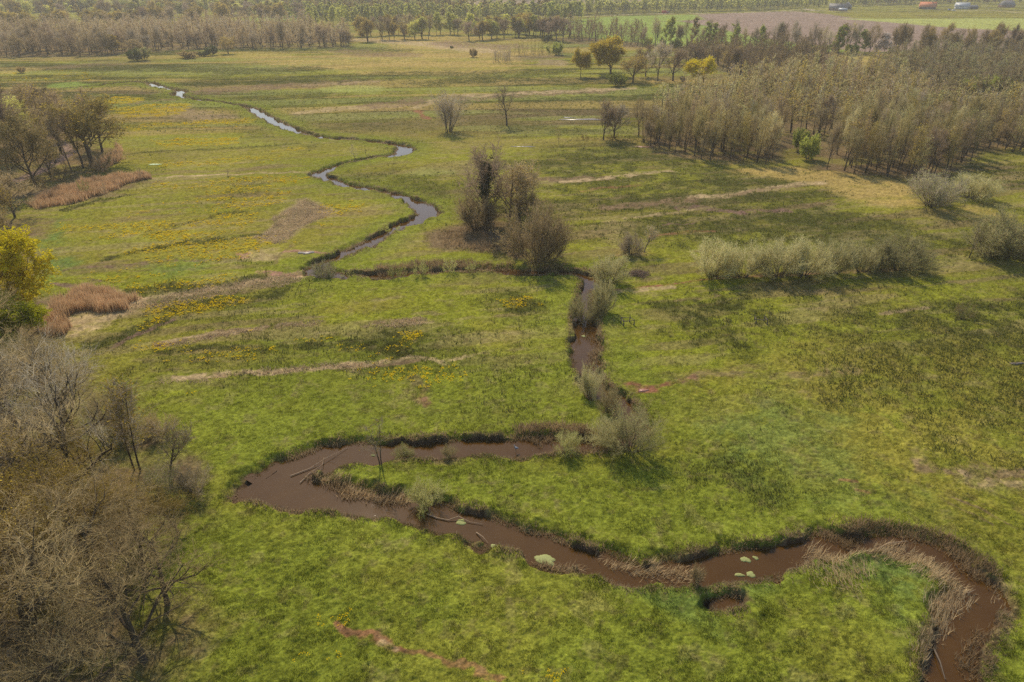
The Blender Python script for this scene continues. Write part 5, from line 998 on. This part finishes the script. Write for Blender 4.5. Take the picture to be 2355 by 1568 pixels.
house('farmhouse', 2131, 21, 19, 12, 3.4, 5.5, -22, WDARK, ROOFO, "farmhouse with big orange tiled roof beyond the light green field", 'farmhouse', True, 0)
house('barn', 2210, 21, 16, 11, 3.6, 4.6, -20, WWHITE, ROOFL, "white walled barn with pale grey roof right of the orange farmhouse", 'barn', False, 0, 4)
house('shed', 2232, 21, 14, 8, 2.6, 2.4, 0, WDARK, ROOFG, "low dark shed right of the white walled barn", 'shed', False, 0, 2)
house('farmhouse', 2313, 17, 18, 12, 3, 6, 20, WALL, ROOFG, "grey farmhouse half hidden by trees at the top right", 'farmhouse')
def car(u, v, rot, paint, label, van=False, s=1.0):
    x, y = g(u, v); e = root('parked_van' if van else 'parked_car', x, y, HZ(x, y)+.02, R_(rot), label, 'van' if van else 'car'); e.scale = (s, s, s)
    prof = [(-2.1,.35),(2.1,.35),(2.15,.8),(1.2,.95),(.6,1.42),(-1.2,1.45),(-2.0,.95),(-2.15,.8)] if not van else [(-2.6,.35),(2.5,.35),(2.6,1.0),(1.9,1.25),(1.4,2.1),(-2.6,2.2)]
    n = len(prof); V = [(a, -.85, b) for a, b in prof]+[(a, .85, b) for a, b in prof]; T = []
    for j in range(1, n-1): T += [(0, j, j+1), (n, n+j+1, n+j)]
    for j in range(n): k = (j+1) % n; T += [(j, n+j, n+k), (j, n+k, k)]
    link('body', mesh_from('car_body', V, T, [paint]), e)
    box_obj('window', [(-1.0 if not van else .5, -.87, 1.0 if not van else 1.25, .5 if not van else 1.4, .87, 1.35 if not van else 1.9)], GLASSD, e)
    for wx in (-1.4, 1.4):
        for wy in (-.8, .8):
            ge = Geo(); ge.tubes(np.array([[(wx, wy-.12, .33), (wx, wy-.119, .33), (wx, wy+.119, .33), (wx, wy+.12, .33)]], float), np.array([[.02, .33, .33, .02]]), 14); link('wheel', ge.mesh('wheel', [simple("tyre", (.03, .03, .03))]), e)
car(102, 62, 5, WHITE, "white car on the pale road at the far left")
car(1529, 31, 8, simple("red_paint", (.5, .05, .04), None, 2, .4), "red van parked beneath the birch belt beyond the green field", True, 1.5)
car(1534, 30, 8, WHITE, "white car close behind the red van", False, 1.3)
car(2182, 24, 40, simple("blue_paint", (.08, .14, .4), None, 2, .4), "blue car in the yard between the orange and white walled farms", False, 1.2)
car(2192, 25, 10, WHITE, "white car in the yard in front of the white walled barn")

# ------------------------------------------------------------------ haze
def haze():
    m, nt, o = nodemat("haze_air"); v = nt.nodes.new("ShaderNodeVolumePrincipled"); v.inputs["Color"].default_value = (.99, .94, .85, 1); v.inputs["Density"].default_value = .00022; v.inputs["Anisotropy"].default_value = .3
    nt.links.new(v.outputs[0], o.inputs["Volume"])
    V, Q = bm_boxes([(-9000, -400, -3.5, 9000, 7500, 62)])
    me = mesh_from('haze', V, None, [m], None, False, None, Q); link('haze', me, kind='stuff', label="thin pale haze in the air over the valley", category='haze')
haze()
